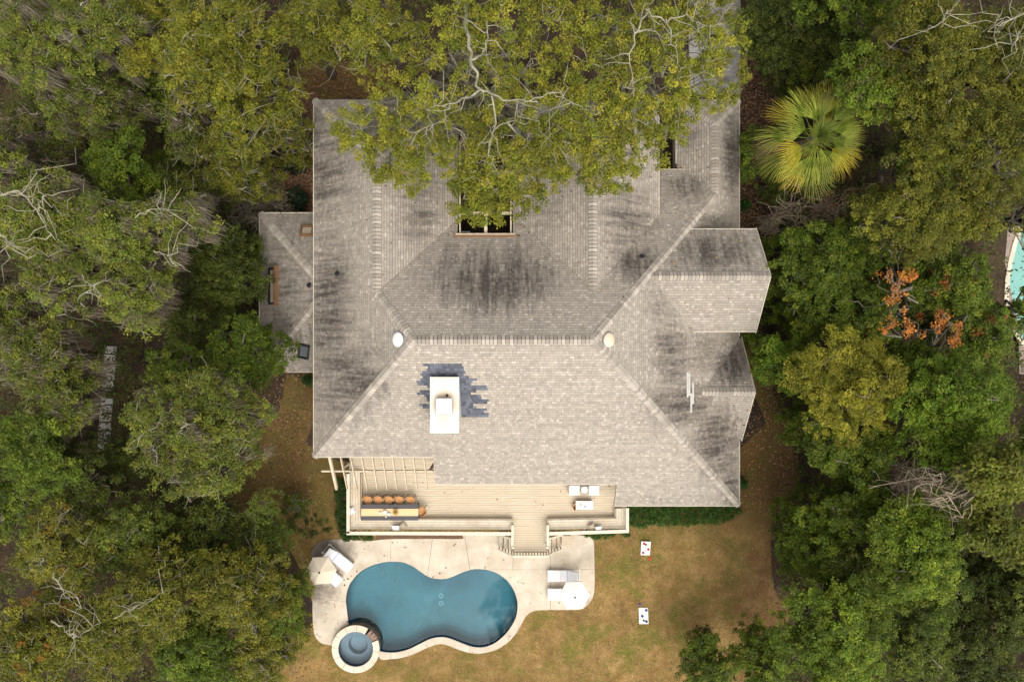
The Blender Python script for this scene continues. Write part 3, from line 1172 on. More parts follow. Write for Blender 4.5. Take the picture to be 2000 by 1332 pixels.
# walls (kept under the roof planes)
walls = MB()
for (xa, xb, ya, yb, za, zb) in ((-10.4, 7.6, -5.8, 5.05, .0, 5.15), (7.55, 12.8, -9.15, 9.4, .0, 2.72), (6.45, 7.6, -9.1, -5.7, .0, 2.7), (-3.9, 6.5, -7.7, -5.7, .0, 3.75),
                               (-10.38, -3.42, 5.0, 12.8, .0, 5.12), (.52, 7.58, 5.0, 12.7, .0, 5.1), (10.12, 12.78, 9.3, 13.7, .0, 2.68), (-14.4, -10.3, -1.4, 7.08, .0, 2.75),
                               (9.0, 12.92, .98, 5.72, 2.6, 5.45)):
    walls.box((xa + xb) / 2, (ya + yb) / 2, (za + zb) / 2, xb - xa, yb - ya, zb - za)
for (x, yc, hw, zb, zt) in ((12.93, 3.36, 2.4, 5.4, 7.3), (12.95, -2.82, 2.6, 2.6, 4.7)):
    walls.add([(x, yc - hw, zb), (x, yc + hw, zb), (x, yc, zt), (x - .2, yc - hw, zb), (x - .2, yc + hw, zb), (x - .2, yc, zt)],
              [(0, 1, 2), (5, 4, 3), (0, 3, 4, 1), (1, 4, 5, 2), (2, 5, 3, 0)])
O('wall', walls, M['siding'], house)
# eave boards
for (a, b, nm) in (((-10.94, -6.4), (-4.36, -6.4), 'S'), ((-4.36, -8.18), (5.98, -8.18), 'S'), ((5.98, -9.677), (13.36, -9.677), 'S'), ((-10.94, -6.4), (-10.94, 13.3), 'W'),
                   ((13.36, -9.677), (13.36, -5.9), 'E'), ((13.36, .3), (13.36, 14.19), 'E'), ((13.37, .5), (9.95, .5), 'G1S'), ((13.37, 6.12), (9.82, 6.12), 'G1N'),
                   ((13.37, 3.36), (13.37, .5), 'G1S'), ((13.37, 3.36), (13.37, 6.12), 'G1N'), ((13.51, -2.82), (13.51, -5.81), 'G2S'), ((13.51, -2.82), (13.51, .17), 'G2N'),
                   ((-14.83, -1.83), (-14.83, 7.52), 'LW'), ((-14.83, -1.83), (-10.9, -1.83), 'LS'), ((-14.83, 7.52), (-10.9, 7.52), 'LN'), ((8.11, 7.0), (8.11, 13.2), 'W3E'), ((8.11, 10.0), (10.06, 10.0), 'N'), ((9.65, 10.45), (9.65, 14.19), 'W4W')):
    A = Vector((*a, zf[nm](*a)))
    B = Vector((*b, zf[nm](*b)))
    d = B - A
    c_ = (A + B) / 2
    yaw = math.atan2(d.y, d.x)
    mb = MB().box(0, 0, 0, d.length + .05, .05, .2)
    ob = O('eave_board', mb, M['fascia'], house)
    ob.location = c_ + Vector((0, 0, -.075))
    ob.rotation_euler = (0, -math.asin(d.z / d.length), yaw)

# chimney
mx_, my_ = (CH0[0] + CH0[2]) / 2, (CH0[1] + CH0[3]) / 2
mb = MB().box(mx_, my_, 7.6, CH0[2] - CH0[0] - .06, CH0[3] - CH0[1] - .06, 3.2)
chim = O('chimney', mb, M['chim'], house)
mb = MB()
mb.prism([(CH0[0], CH0[1]), (CH0[2], CH0[1]), (CH0[2], CH0[3]), (CH0[0], CH0[3])], 9.2, 9.3)
mb.prism([(CH0[0] + .1, CH0[1] + .1), (CH0[2] - .12, CH0[1] + .1), (CH0[2] - .12, CH0[3] - .1), (CH0[0] + .1, CH0[3] - .1)], 9.3, 9.345)
mt_ = M['chim'].copy()
_n, _l = mt_.node_tree.nodes, mt_.node_tree.links
_b = _n['Principled BSDF']
_src = _b.inputs['Base Color'].links[0].from_socket
_tc, _ds, _mr, _mx, _nz = _n.new('ShaderNodeTexCoord'), _n.new('ShaderNodeVectorMath'), _n.new('ShaderNodeMapRange'), _n.new('ShaderNodeMix'), _n.new('ShaderNodeTexNoise')
_ds.operation = 'DISTANCE'
_ds.inputs[1].default_value = (*P(870, 786, 9.4), 9.34)
_l.new(_tc.outputs['Object'], _ds.inputs[0])
_mr.inputs['From Min'].default_value, _mr.inputs['From Max'].default_value = .75, .25
_mr.inputs['To Max'].default_value = .75
_l.new(_ds.outputs['Value'], _mr.inputs['Value'])
_mx.data_type = 'RGBA'
_mx.inputs[7].default_value = (.42, .26, .12, 1)
_l.new(_mr.outputs[0], _mx.inputs[0])
_l.new(_src, _mx.inputs[6])
_l.new(_mx.outputs[2], _b.inputs['Base Color'])
O('chimney_top', mb, mt_, chim)
fx, fy = P(867, 794, 9.7)
mb = MB()
for sx in (-1, 1):
    for sy in (-1, 1):
        mb.box(fx + sx * .32, fy + sy * .32, 9.48, .05, .05, .3)
mb.box(fx, fy, 9.42, .5, .5, .16)
O('flue', mb, M['grey'], chim)
mb = MB().rbox(fx, fy, 9.70, .76, .76, .06, b=.015)
O('flue_lid', mb, M['white'], chim)
O('lid_shadow_rim', MB().box(fx, fy, 9.645, .84, .84, .04), M['grey'], chim)  # grey rim added to draw the shadow outline round the lid
mb = MB().lathe(fx + .12, fy + .52, [(.07, 9.34), (.07, 9.39)], 10)
O('vent_hole', mb, M['black'], chim)
mb = MB().box(mx_ + .0, my_, 0, 1.6, 2.95, .04)

# light domes, vents and roof openings
def on_plane(px, py, nm):
    z = 6.0
    for _ in range(30):
        x, y = P(px, py, z)
        z = zf[nm](x, y)
    return Vector((x, y, z))


def tilt(nm):
    z0, x0, y0, gx, gy = PL[nm]
    nrm = Vector((-gx, -gy, 1)).normalized()
    dn = Vector((-gx, -gy, 0)).normalized()
    t = (dn - nrm * dn.dot(nrm)).normalized()
    s = nrm.cross(t)
    return Matrix(((t.x, s.x, nrm.x), (t.y, s.y, nrm.y), (t.z, s.z, nrm.z)))


for px, py, nm, mt, lb in ((779, 663, 'W', 'lid', 'white round light dome'), (1187.5, 664, 'E', 'lid2', 'yellowed round light dome')):
    p = on_plane(px, py, nm)
    mb = MB().lathe(0, 0, [(.40, 0), (.40, .07), (.385, .09)], 28)
    ob = O('light_dome', mb, M['grey'], roof)
    ob['label'] = lb
    ob.matrix_local = Matrix.Translation(p) @ tilt(nm).to_4x4()
    mb = MB().lathe(0, 0, [(.375, .07), (.36, .12), (.28, .165), (.15, .19), (.02, .2)], 28, cap0=False)
    O('dome', mb, M[mt], ob, smooth=True)
for px, py, nm in ((660, 535, 'W'), (605, 557.5, 'LW'), (1254, 502, 'N')):
    p = on_plane(px, py, nm)
    mb = MB().lathe(p.x, p.y, [(.17, p.z - .05), (.15, p.z + .07), (.07, p.z + .09), (.06, p.z + .42), (.045, p.z + .42), (.045, p.z + .3)], 12)
    O('vent_pipe', mb, M['black'], roof)
# west wing: long glazed roof light, small one by the wall, tilted one
def roof_light(px, py, nm, w_, l_, frame, glz, rot=0., lab=None, side=None):
    p = on_plane(px, py, nm)
    ob = O('roof_light', MB().box(0, 0, .03, l_, w_, .06), M['black'], roof)
    ob.matrix_local = Matrix.Translation(p) @ tilt(nm).to_4x4() @ Matrix.Rotation(rot, 4, 'Z')
    if lab:
        ob['label'] = lab
    mb = MB()
    for sx, sy, bx, by in ((-1, 0, .07, w_ + .1), (1, 0, .07, w_ + .1), (0, -1, l_ - .04, .07), (0, 1, l_ - .04, .07)):
        mb.box(sx * l_ / 2, sy * w_ / 2, .08, bx, by, .2)
    O('frame', mb, M[frame], ob)
    O('pane', MB().box(0, 0, .09, l_ - .14, w_ - .14, .03), M[glz], ob)
    if side:
        O('kerb_board', MB().box(side * (l_ / 2 + .09), 0, .14, .11, w_ + .3, .3), M['wood_o'], ob)
    return ob


roof_light(535, 559, 'LW', 2.02, .50, 'black', 'glass_t', 0, 'long tan-glazed roof light with an orange timber kerb', side=-1)
roof_light(600, 453, 'LN', .66, .62, 'wood_o', 'glass_t', 0, 'small roof light half under the eave')
roof_light(594, 685, 'LS', .55, .85, 'black', 'glass', R(-14), 'roof light with a dark frame set askew')
# courtyard: trim, posts, screens, dark floor
cy = bpy.data.objects.new('courtyard', None)
yk = 5.58
mb = MB()
O('trim_board', MB().box(-1.45, yk + .03, 6.30, 3.35, .11, .10), M['wood_o'], house)
O('eave_gutter', MB().box(-1.45, yk + .16, 6.22, 3.2, .1, .1), M['bark_bare'], house)
for x, w_ in ((-1.42, .17), (-.06, .07), (-2.82, .07)):
    O('courtyard_beam', MB().box(x, 8.2, 5.95, w_, 5.3, .16), M['beam'], house)
for y in (6.95, 9.2):
    O('courtyard_beam', MB().box(-1.45, y, 5.78, 2.9, .16, .14), M['beam'], house)
for i in range(5):
    O('screen_slat', MB().box(-2.72 + i * .1, 5.92, 5.2, .07, .04, 1.5), M['grey'], house)
# south windows and doors behind the deck
def opening(x, y, z, w_, h, door=False):
    f = O('door' if door else 'window', MB().box(x, y - .02, z + h / 2, w_ + .16, .06, h + .16), M['white'], house)
    O('pane', MB().box(x, y - .055, z + h / 2, w_, .02, h), M['glass'], f)


for x in (-9.2, -7.2, -5.2):
    opening(x, -5.8, 1.15, 1.4, 2.1, True)
for x in (-2.6, -.4, 1.8, 4.0):
    opening(x, -7.7, 1.15, 1.5, 2.1, True)
for x in (8.3, 10.8):
    opening(x, -9.15, .9, 1.3, 1.4)
# stub of timber wall by the north-west corner
a = P(606, 293, 2.0)
O('timber_stub', MB().box(a[0] + .25, a[1], 1.6, 1.1, .3, 1.2), M['wood_t'], house)
# ------------------------------------------------------------------ timber deck
DZ = 1.1
BZ = DZ + .45       # bench seat
RZ = DZ + .82       # rail cap


def PX(px, z):
    return (px - 1000) * (CAMZ - z) / FPX


def PY(py, z):
    return (666 - py) * (CAMZ - z) / FPX


deck = thing('timber_deck', 'raised cream timber deck with built-in perimeter bench behind the house', 'deck', (0, -9.6, 0))
XL, XR = PX(682, DZ), PX(1223, DZ)
YB = PY(1034, DZ)       # south edge of the floor
LX0, LX1 = PX(1003, DZ), PX(1068, DZ)
LYB = PY(1079, DZ)
y = -5.75
i = 0
proto = {}


def board(x0, x1, y, z, wd, mt='board', name='deck_board', parent=None, th=.035):
    me = MB().box(0, 0, 0, x1 - x0, wd, th)
    ob = O(name, me, M[mt], parent or deck)
    b = wloc(parent or deck)
    ob.location = ((x0 + x1) / 2 - b.x, y - b.y, z - th / 2 + random.uniform(-.002, .002) - b.z)
    return ob


bw = .142
while y > LYB + .02:
    if y > YB:
        joints = [XL, XL + (3.9 if i % 2 else 6.2), XL + (9.6 if i % 3 else 11.7), XR]
        for a, b in zip(joints[:-1], joints[1:]):
            board(a + .003, b - .003, y, DZ, bw - .009)
    else:
        board(LX0, LX1, y, DZ, bw - .009)
    y -= bw
    i += 1
und = MB()
und.box((XL + XR) / 2, (-5.7 + YB) / 2, DZ - .13, XR - XL - .02, -5.7 - YB - .02, .16)
und.box((LX0 + LX1) / 2, (YB + LYB) / 2, DZ - .13, LX1 - LX0 - .02, YB - LYB - .02, .16)
for px in range(690, 1225, 75):
    for py in (1030, 985):
        und.box(PX(px, .5), PY(py, .5), .5, .14, .14, 1.0)
O('understructure', und, M['bark_dark'], deck, world=True)
# skirt of vertical boards on the garden side
sk = MB()
x = XL + .05
while x < XR:
    if not LX0 - .1 < x < LX1 + .1:
        sk.box(x, YB + .12, .42, .13, .025, .75)
    x += .19
O('skirt_boards', sk, M['board'], deck, world=True, kind='stuff')

# perimeter bench: long boards, mitred at the corners
bench = bpy.data.objects.new('bench', None)
COL.objects.link(bench)
bench.parent = deck


def bench_run(pts_in, pts_out, nb):
    """boards between an inner and an outer line given as point pairs at bench height"""
    for k in range(nb):
        t0, t1 = k / nb + .012, (k + 1) / nb - .012
        q = [tuple(np.array(pts_in[0]) * (1 - t0) + np.array(pts_out[0]) * t0), tuple(np.array(pts_in[1]) * (1 - t0) + np.array(pts_out[1]) * t0),
             tuple(np.array(pts_in[1]) * (1 - t1) + np.array(pts_out[1]) * t1), tuple(np.array(pts_in[0]) * (1 - t1) + np.array(pts_out[0]) * t1)]
        O('bench_board', MB().prism(q, BZ - .045, BZ), M['board_y'], bench, world=True)


def B(px, py):
    return P(px, py, BZ)


bench_run((B(703.5, 922), B(704.5, 1014.5)), (B(683.5, 922), B(684.5, 1033.5)), 4)
bench_run((B(704.5, 1014.5), B(1002.5, 1015.5)), (B(684.5, 1033.5), B(1002.5, 1034.5)), 4)
bench_run((B(1068, 1015.5), B(1203.5, 1012.5)), (B(1068, 1034.5), B(1223, 1031.5)), 4)
bench_run((B(1203.5, 1012.5), B(1203.5, 993)), (B(1223, 1031.5), B(1223, 993)), 4)
bf = MB()
for (a, b) in ((B(705.5, 925), B(706, 1013)), (B(706, 1013.5), B(1001, 1014.5)), (B(1069, 1014.5), B(1202, 1011.5)), (B(1202, 1011), B(1202, 994))):
    L_ = math.hypot(b[0] - a[0], b[1] - a[1])
    bf.box((a[0] + b[0]) / 2, (a[1] + b[1]) / 2, DZ + .20, L_, .03, .38, rz=math.atan2(b[1] - a[1], b[0] - a[0]))
O('bench_front', bf, M['board_y'], bench, world=True)

# railing behind the bench
rail = bpy.data.objects.new('railing', None)
COL.objects.link(rail)
rail.parent = deck
bal_me = MB().box(0, 0, 0, .05, .04, 1.0)
_bm = bpy.data.meshes.new('baluster')
_bm.from_pydata(bal_me.v, [], bal_me.f)
_bm.materials.append(M['rail'])


def railrun(p0, p1, z0b, z1b, z0t, z1t, cap_w, cap_mat='rail', step=.31, inset=0.0, capside=0.0, nb=None, tk=1.0):
    """rail from p0 to p1 (plan): bottoms z0b..z1b, tops z0t..z1t, balusters of their own"""
    p0, p1 = Vector(p0), Vector(p1)
    d = p1 - p0
    L_ = d.length
    yaw = math.atan2(d.y, d.x)
    base = wloc(rail)
    ang = math.atan2(z1t - z0t, L_)
    cap = O('rail_cap', MB().box(0, 0, 0, L_ / math.cos(ang), cap_w, .045), M[cap_mat], rail)
    n_ = Vector((-d.y, d.x)).normalized()
    c = (p0 + p1) / 2 + n_ * capside
    cap.location = Vector((c.x, c.y, (z0t + z1t) / 2)) - base
    cap.rotation_euler = (0, -ang, yaw)
    k = nb or max(2, int(L_ / step))
    for i in range(k):
        t = (i + .5) / k
        p = p0.lerp(p1, t)
        zb, zt = z0b + (z1b - z0b) * t, z0t + (z1t - z0t) * t - .02
        o = link('baluster', _bm, None, rail)
        o.location = Vector((p.x, p.y, (zb + zt) / 2)) - base
        o.scale = (tk, 1, zt - zb)
        o.rotation_euler = (0, 0, yaw)


yS = PY(1041.0, RZ)
xW = PX(680, RZ)
xE = PX(1225.5, RZ)
LX0r, LX1r = PX(1001, RZ), PX(1070, RZ)
railrun((xW, PY(925, RZ)), (xW, yS), DZ - .05, DZ - .05, RZ, RZ, .19)
railrun((xW - .09, yS), (LX0r - .06, yS - .03), DZ - .05, DZ - .05, RZ, RZ, .20)
railrun((LX1r + .06, yS - .03), (xE + .09, PY(1037, RZ)), DZ - .05, DZ - .05, RZ, RZ, .20)
railrun((xE, PY(1037, RZ) + .1), (xE, PY(992, RZ)), DZ - .05, DZ - .05, RZ, RZ, .17)
# landing sides and the stair flights
ySt = PY(1066, RZ)
railrun((LX0r, PY(1027, RZ)), (LX0r, ySt), DZ, DZ, RZ, RZ, .14)
railrun((LX1r, PY(1027, RZ)), (LX1r, ySt), DZ, DZ, RZ, RZ, .14)
yF = PY(1079.5, DZ)
railrun((LX0 - .05, yF), (LX1 + .05, yF), DZ - .25, DZ - .25, RZ - .15, RZ - .15, .09, nb=12, tk=1.7)
# treads: three each side
HT = DZ / 4
ty0, ty1 = PY(1075, .7), PY(1049, .7)
for sd, x_ in ((-1, LX0), (1, LX1)):
    for k in range(3):
        z = DZ - HT * (k + 1)
        xc = x_ + sd * (.16 + .30 * k)
        t = O('tread', MB().box(xc, (ty0 + ty1) / 2, z - .025, .255, ty1 - ty0, .05), M['board_y'], deck, world=True)
        O('riser', MB().box(x_ + sd * (.015 + .30 * k), (ty0 + ty1) / 2, z + HT / 2 - .02, .025, ty1 - ty0 - .02, HT - .05), M['bark_dark'], deck, world=True)  # coloured dark to paint in the shadow between treads
    xe = x_ + sd * .98
    railrun((x_ + sd * .02, yF + .02), (xe, yF + .10), DZ - .25, -.0, RZ - .15, RZ - DZ - .15, .09, nb=5, tk=1.7)
    railrun((x_ + sd * .10, PY(1046, 1.2)), (xe, PY(1046, 1.0)), DZ - .2, .05, RZ - .05, RZ - DZ, .12, nb=4)
for px, py in ((1001, 1027), (1070, 1027), (1002, 1069), (1069, 1069)):
    x, y_ = P(px, py, RZ)
    O('post', MB().box(x, y_, DZ / 2 + .45, .12, .12, DZ + .9), M['rail'], deck, world=True)
x0, y0 = P(1097, 1046, .45)
x1, y1 = P(1116, 1067.5, .45)
bx = thing('storage_box', 'low weathered timber box at the foot of the right-hand deck steps', 'box', ((x0 + x1) / 2, (y0 + y1) / 2, DK))
O('side', MB().box(0, 0, .18, x1 - x0 - .06, y0 - y1 - .06, .36), M['beam'], bx)
for k in range(4):
    O('lid_board', MB().box(0, (y0 - y1) * (k - 1.5) / 4, .385, x1 - x0, (y0 - y1) / 4 - .012, .03), M['beam'], bx)

# pergola
per = thing('pergola', 'cream pergola of sloping rafters over the deck below the left eave', 'pergola', (P(740, 918, 4.2)[0], -7.4, DZ))
zb_ = 4.18
yb_ = -7.38
mb = MB().box((PX(629, zb_) - 4.40) / 2, yb_, zb_, -4.40 - PX(629, zb_), .09, .28)
O('beam', mb, M['beam'], per, world=True)
for k, (pxa, pxb) in enumerate(((641.7, 658), (663.5, 678.5), (683, 697), (704.5, 717), (725.5, 736), (745.5, 755.5), (765, 773.5), (785, 793.5), (805.5, 814), (826.5, 832.5))):
    A = Vector((PX(pxa + 1.5, 5.15), -6.30, 5.17))
    Bv = Vector((PX(pxb + 1.0, 3.55), -8.52, 3.60))
    Bv.x = A.x + (Bv.x - A.x) * .35
    d = Bv - A
    mb = MB().box(0, 0, 0, d.length, .05 if k else .13, .20)
    o = O('rafter', mb, M['beam'], per)
    o.location = (A + Bv) / 2 - wloc(per)
    o.rotation_euler = (0, -math.atan2(d.z, math.hypot(d.x, d.y)), math.atan2(d.y, d.x))
for px in (676, 846):
    O('post', MB().box(PX(px, 2.5), yb_, (zb_ + DZ) / 2 - .02, .14, .14, zb_ - DZ - .22), M['beam'], per, world=True)

# ------------------------------------------------------------------ furniture on the deck
tx, ty = P(761, 1000.5, DZ + .75)
tbl = thing('dining_table', 'long charcoal dining table with a tan runner at the left end of the deck', 'table', (tx, ty, DZ))
for s in (-1, 1):
    O('tabletop', MB().box(s * .866, 0, .73, 1.715, .96, .04), M['tabledark'], tbl)
    for sx in (-.78, .78):
        for sy in (-.4, .4):
            O('leg', MB().box(s * .866 + sx, sy, .355, .06, .06, .71), M['black'], tbl)
run = O('table_runner', MB().box(0, 0, 0, 3.44, .43, .012), M['runner'])
run.location = (tx + .01, ty + .005, DZ + .757)
tag(run, 'tan cloth runner along the middle of the charcoal table', 'table runner')


def make_chair(label):
    t = thing('dining_chair', label, 'chair', group='dining chairs round the long table')
    mb = MB().lathe(0, .02, [(.21, .43), (.235, .45), (.235, .475), (.21, .485)], 18, 1.0, .95)
    O('seat', mb, M['chair'], t)
    mb = MB()
    n_ = 12
    for k in range(n_ + 1):
        a = R(8) + R(164) * k / n_
        lean = .05 * math.sin(a)
        for r, z in ((.275, .50), (.315 + lean, .80), (.285 + lean, .815), (.245, .50)):
            mb.v.append((r * math.cos(a), r * math.sin(a) * .98, z if abs(z - .5) < .01 else z - .14 * (1 - math.sin(a))))
    for k in range(n_):
        for i in range(4):
            j = (i + 1) % 4
            mb.f.append((k * 4 + i, k * 4 + 4 + i, k * 4 + 4 + j, k * 4 + j))
    mb.f += [(0, 1, 2, 3), (n_ * 4 + 3, n_ * 4 + 2, n_ * 4 + 1, n_ * 4)]
    O('backrest', mb, M['chair'], t)
    for sx in (-1, 1):
        for sy in (-1, 1):
            O('leg', MB().tube([(sx * .15, sy * .14, .44), (sx * .25, sy * (.30 if sy > 0 else .22), 0)], .016, 6), M['black'], t)
    return t


ch = make_chair('tan tub chair at the left end of the row along the table')
lab = ['tan tub chair at the left end of the row along the table', 'tan tub chair second from the left along the table', 'tan tub chair in the middle of the row of five',
       'tan tub chair second from the right along the table', 'tan tub chair at the right end of the row along the table', 'tan tub chair alone at the short right end of the table']
for k, px in enumerate((718, 738.5, 759, 779.5, 801)):
    x, y_ = P(px, 978.5, DZ + .6)
    rz = R((3, -4, 2, 6, -3)[k])
    if k == 0:
        ch.location, ch.rotation_euler = (x, y_, DZ), (0, 0, rz)
    else:
        copy_tree(ch, None, (x, y_, DZ), rz, lab[k])
x, y_ = P(822, 998, DZ + .6)
copy_tree(ch, None, (x, y_, DZ), R(-90), lab[5])

# table decoration
def gourd(px, py, r, label):
    x, y_ = P(px, py, DZ + .85)
    t = thing('white_gourd', label, 'gourd', (x, y_, DZ + .763), group='white gourds on the dining table')
    mb = MB()
    n_, m_ = 20, 8
    for k in range(m_ + 1):
        th = math.pi * k / m_
        for i in range(n_):
            a = 2 * math.pi * i / n_
            rr_ = r * math.sin(th) * (1 - .06 * (i % 2)) + .002
            mb.v.append((rr_ * math.cos(a), rr_ * math.sin(a), r * .75 * (1 + math.cos(math.pi - th)) - .0 - (.12 * r if k == m_ else 0)))
    for k in range(m_):
        for i in range(n_):
            j = (i + 1) % n_
            mb.f.append((k * n_ + i, k * n_ + j, k * n_ + n_ + j, k * n_ + n_ + i))
    O('body', mb, M['white'], t, smooth=True)
    O('stalk', MB().tube([(0, 0, r * 1.36), (.012, .01, r * 1.75)], [.018, .010], 6), M['wood_t'], t)


gourd(743, 1001.5, .085, 'leftmost white gourd on the tan runner')
gourd(752, 999.5, .13, 'biggest white gourd in the middle of the tan runner')
gourd(759.5, 1004, .115, 'white gourd overhanging the front edge of the runner')
gourd(753.5, 1009.5, .05, 'smallest white gourd, on the dark front strip of the table')
x, y_ = P(772.5, 1000, DZ + .9)
t = thing('dried_flowers', 'mustard yellow dried flowers in a small pot on the tan runner', 'flowers', (x, y_, DZ + .763))
O('pot', MB().lathe(0, 0, [(.07, 0), (.09, .12), (.08, .12), (.075, .1)], 14), M['wood_t'], t)
fl = MB()
flc = []
for k in range(90):
    a, r = random.uniform(0, 6.28), .17 * math.sqrt(random.random())
    z = .16 + .12 * random.random()
    s_ = .03
    ax = random.uniform(0, 6.28)
    d1 = Vector((math.cos(ax), math.sin(ax), random.uniform(-.4, .4))) * s_
    d2 = Vector((-math.sin(ax), math.cos(ax), random.uniform(-.4, .4))) * s_ * .7
    c = Vector((r * math.cos(a), r * math.sin(a), z))
    fl.add([c - d1, c - d2, c + d1, c + d2], [(0, 1, 2, 3)])
    flc.append(random.choice(((.45, .25, .03), (.32, .15, .02), (.5, .36, .1), (.2, .17, .03))))
O('blooms', fl, M['leaf'], t, cols=flc)


def pillow(px, py, size, mt, rz, label, lean=0., ly=0.):
    x, y_ = P(px, py, BZ + .12)
    t = MB()
    n_ = 8
    for j in range(n_ + 1):
        for i in range(n_ + 1):
            u, v = i / n_ * 2 - 1, j / n_ * 2 - 1
            pin = 1 - .08 * (1 - abs(u * v))
            h = .085 * max(0, (1 - u ** 4) * (1 - v ** 4)) ** .5
            t.v.append((u * size / 2 * pin, v * size / 2 * pin, h))
    for j in range(n_ + 1):
        for i in range(n_ + 1):
            u, v = i / n_ * 2 - 1, j / n_ * 2 - 1
            pin = 1 - .08 * (1 - abs(u * v))
            h = .085 * max(0, (1 - u ** 4) * (1 - v ** 4)) ** .5
            t.v.append((u * size / 2 * pin, v * size / 2 * pin, -h))
    k2 = (n_ + 1) ** 2
    for j in range(n_):
        for i in range(n_):
            a = j * (n_ + 1) + i
            t.f.append((a, a + 1, a + n_ + 2, a + n_ + 1))
            t.f.append((k2 + a, k2 + a + n_ + 1, k2 + a + n_ + 2, k2 + a + 1))
    ob = O('pillow', t, M[mt], smooth=True)
    ob.location = (x, y_, BZ + .10 + abs(math.sin(lean)) * size * .5)
    ob.rotation_euler = (lean, ly, rz)
    return tag(ob, label, 'pillow', 'scatter pillows on the deck bench')


M['pil_a'] = mat_stripe('grey_striped_linen', (.42, .41, .44), (.76, .74, .75), 3.1, 'Y', .35)
M['pil_b'] = mat_stripe('pale_printed_linen', (.55, .58, .62), (.80, .79, .78), 4.2, 'X', .3)
pillow(687, 997, .44, 'pil_a', R(20), 'white pillow with grey stripes on the left bench', 0, R(28))
pillow(773.5, 1029.5, .46, 'pil_b', R(-4), 'pale printed pillow beside a brown one on the front bench', R(42))
pillow(787, 1026.5, .40, 'taupe', R(38), 'brown pillow beside a pale printed one, left of the steps', R(12))
pillow(1156, 1028, .42, 'taupe', R(28), 'taupe pillow on the bench right of the steps', R(25))
pillow(1168.5, 1031, .42, 'pil_a', R(6), 'white striped pillow on the bench right of the steps', R(40))


def make_armchair(label):
    t = thing('armchair', label, 'armchair', group='white armchairs on the deck')
    O('seat', MB().rbox(0, -.05, .40, .50, .52, .14, b=.03), M['cushion'], t)
    O('backrest', MB().rbox(0, .27, .56, .60, .10, .50, rx=R(-6), b=.03), M['cushion'], t)
    for s in (-1, 1):
        O('arm', MB().rbox(s * .285, -.03, .50, .07, .56, .10, b=.02), M['white'], t)
        for sy in (-.27, .22):
            O('leg', MB().box(s * .285, sy, .225, .05, .05, .45), M['white'], t)
    return t


ac = make_armchair('white armchair at the left of the round side table')
ac.location = (*P(1121.5, 957, DZ + .5), DZ)
copy_tree(ac, None, (*P(1160, 957, DZ + .5), DZ), 0, 'white armchair at the right of the round side table')
x, y_ = P(1141.5, 956.5, DZ + .5)
t = thing('side_table', 'small round pale side table between the two white armchairs', 'side table', (x, y_, DZ))
O('tabletop', MB().lathe(0, 0, [(.19, .46), (.195, .475), (.19, .49)], 24), M['canvas_w'], t)
O('frame', MB().box(0, 0, .43, .40, .40, .04).box(-.17, -.17, .21, .03, .03, .42).box(.17, -.17, .21, .03, .03, .42).box(-.17, .17, .21, .03, .03, .42).box(.17, .17, .21, .03, .03, .42), M['grey'], t)
x, y_ = P(1141.5, 986.5, DZ + .42)
ct = thing('coffee_table', 'white rectangular coffee table in front of the two armchairs', 'coffee table', (x, y_, DZ))
O('tabletop', MB().rbox(0, 0, .40, 1.06, .52, .05, b=.012), M['white'], ct)
O('shelf', MB().box(0, 0, .14, .94, .42, .03), M['grey'], ct)
for sx in (-.47, .47):
    for sy in (-.21, .21):
        O('leg', MB().box(sx, sy, .19, .05, .05, .375), M['white'], ct)
for px, py, c, lb in ((1134.3, 985.3, 'wood_t', 'tiny brown bowl on the left part of the white coffee table'), (1142.8, 989, 'grey', 'tiny grey bowl at the middle of the white coffee table')):
    a = P(px, py, DZ + .45)
    ob = O('bowl', MB().lathe(0, 0, [(.03, 0), (.06, .04), (.055, .04), (.03, .012)], 14, cap1=True), M[c])
    ob.location = (*a, DZ + .425)
    tag(ob, lb, 'bowl')
a = P(1122.5, 990, DZ + .25)
t = thing('wicker_basket', 'orange wicker basket on the deck beside the white coffee table', 'basket', (*a, DZ))
O('body', MB().lathe(0, 0, [(.13, 0), (.17, .2), (.16, .34), (.145, .34), (.15, .2), (.11, .03)], 18, .75, 1.25), M['chair'], t)
O('rim', MB().lathe(0, 0, [(.165, .33), (.17, .36), (.14, .36), (.14, .33)], 18, .75, 1.25, False, False), M['wood_t'], t)
# ------------------------------------------------------------------ pool furniture and lawn games
def make_lounger(label, blue=True):
    """head towards +x; foot end at -x"""
    t = thing('sun_lounger', label, 'sun lounger', group='white sun loungers by the pool')
    f = MB()
    for s in (-1, 1):
        f.box(0.08, s * .33, .27, 2.06, .035, .05)
    f.box(1.06, 0, .27, .035, .80, .05)
    f.box(-.94, 0, .27, .035, .66, .05)
    f.box(.82, 0, .27, .03, .64, .03)
    O('frame', f, M['metal_w'], t)
    for sx in (-.85, .95):
        for s in (-1, 1):
            O('leg', MB().box(sx, s * .33, .125, .045, .045, .25), M['metal_w'], t)
    O('mattress', MB().rbox(-.745, 0, .34, .408, .70, .10, b=.025).rbox(-.33, 0, .34, .408, .70, .105, b=.025).rbox(.085, 0, .34, .408, .70, .10, b=.025), M['cushion'], t)
    a = R(33)
    O('backrest', MB().rbox(.29 + .36 * math.cos(a), 0, .34 + .36 * math.sin(a), .74, .68, .09, ry=-a, b=.025), M['cushion'], t)
    O('blue_band', MB().rbox(.28, 0, .385, .085, .66, .05, b=.01), M['cush_b'], t)
    O('strut', MB().box(.70, .25, .42, .03, .03, .36, ry=R(18)).box(.70, -.25, .42, .03, .03, .36, ry=R(18)), M['metal_w'], t)
    return t


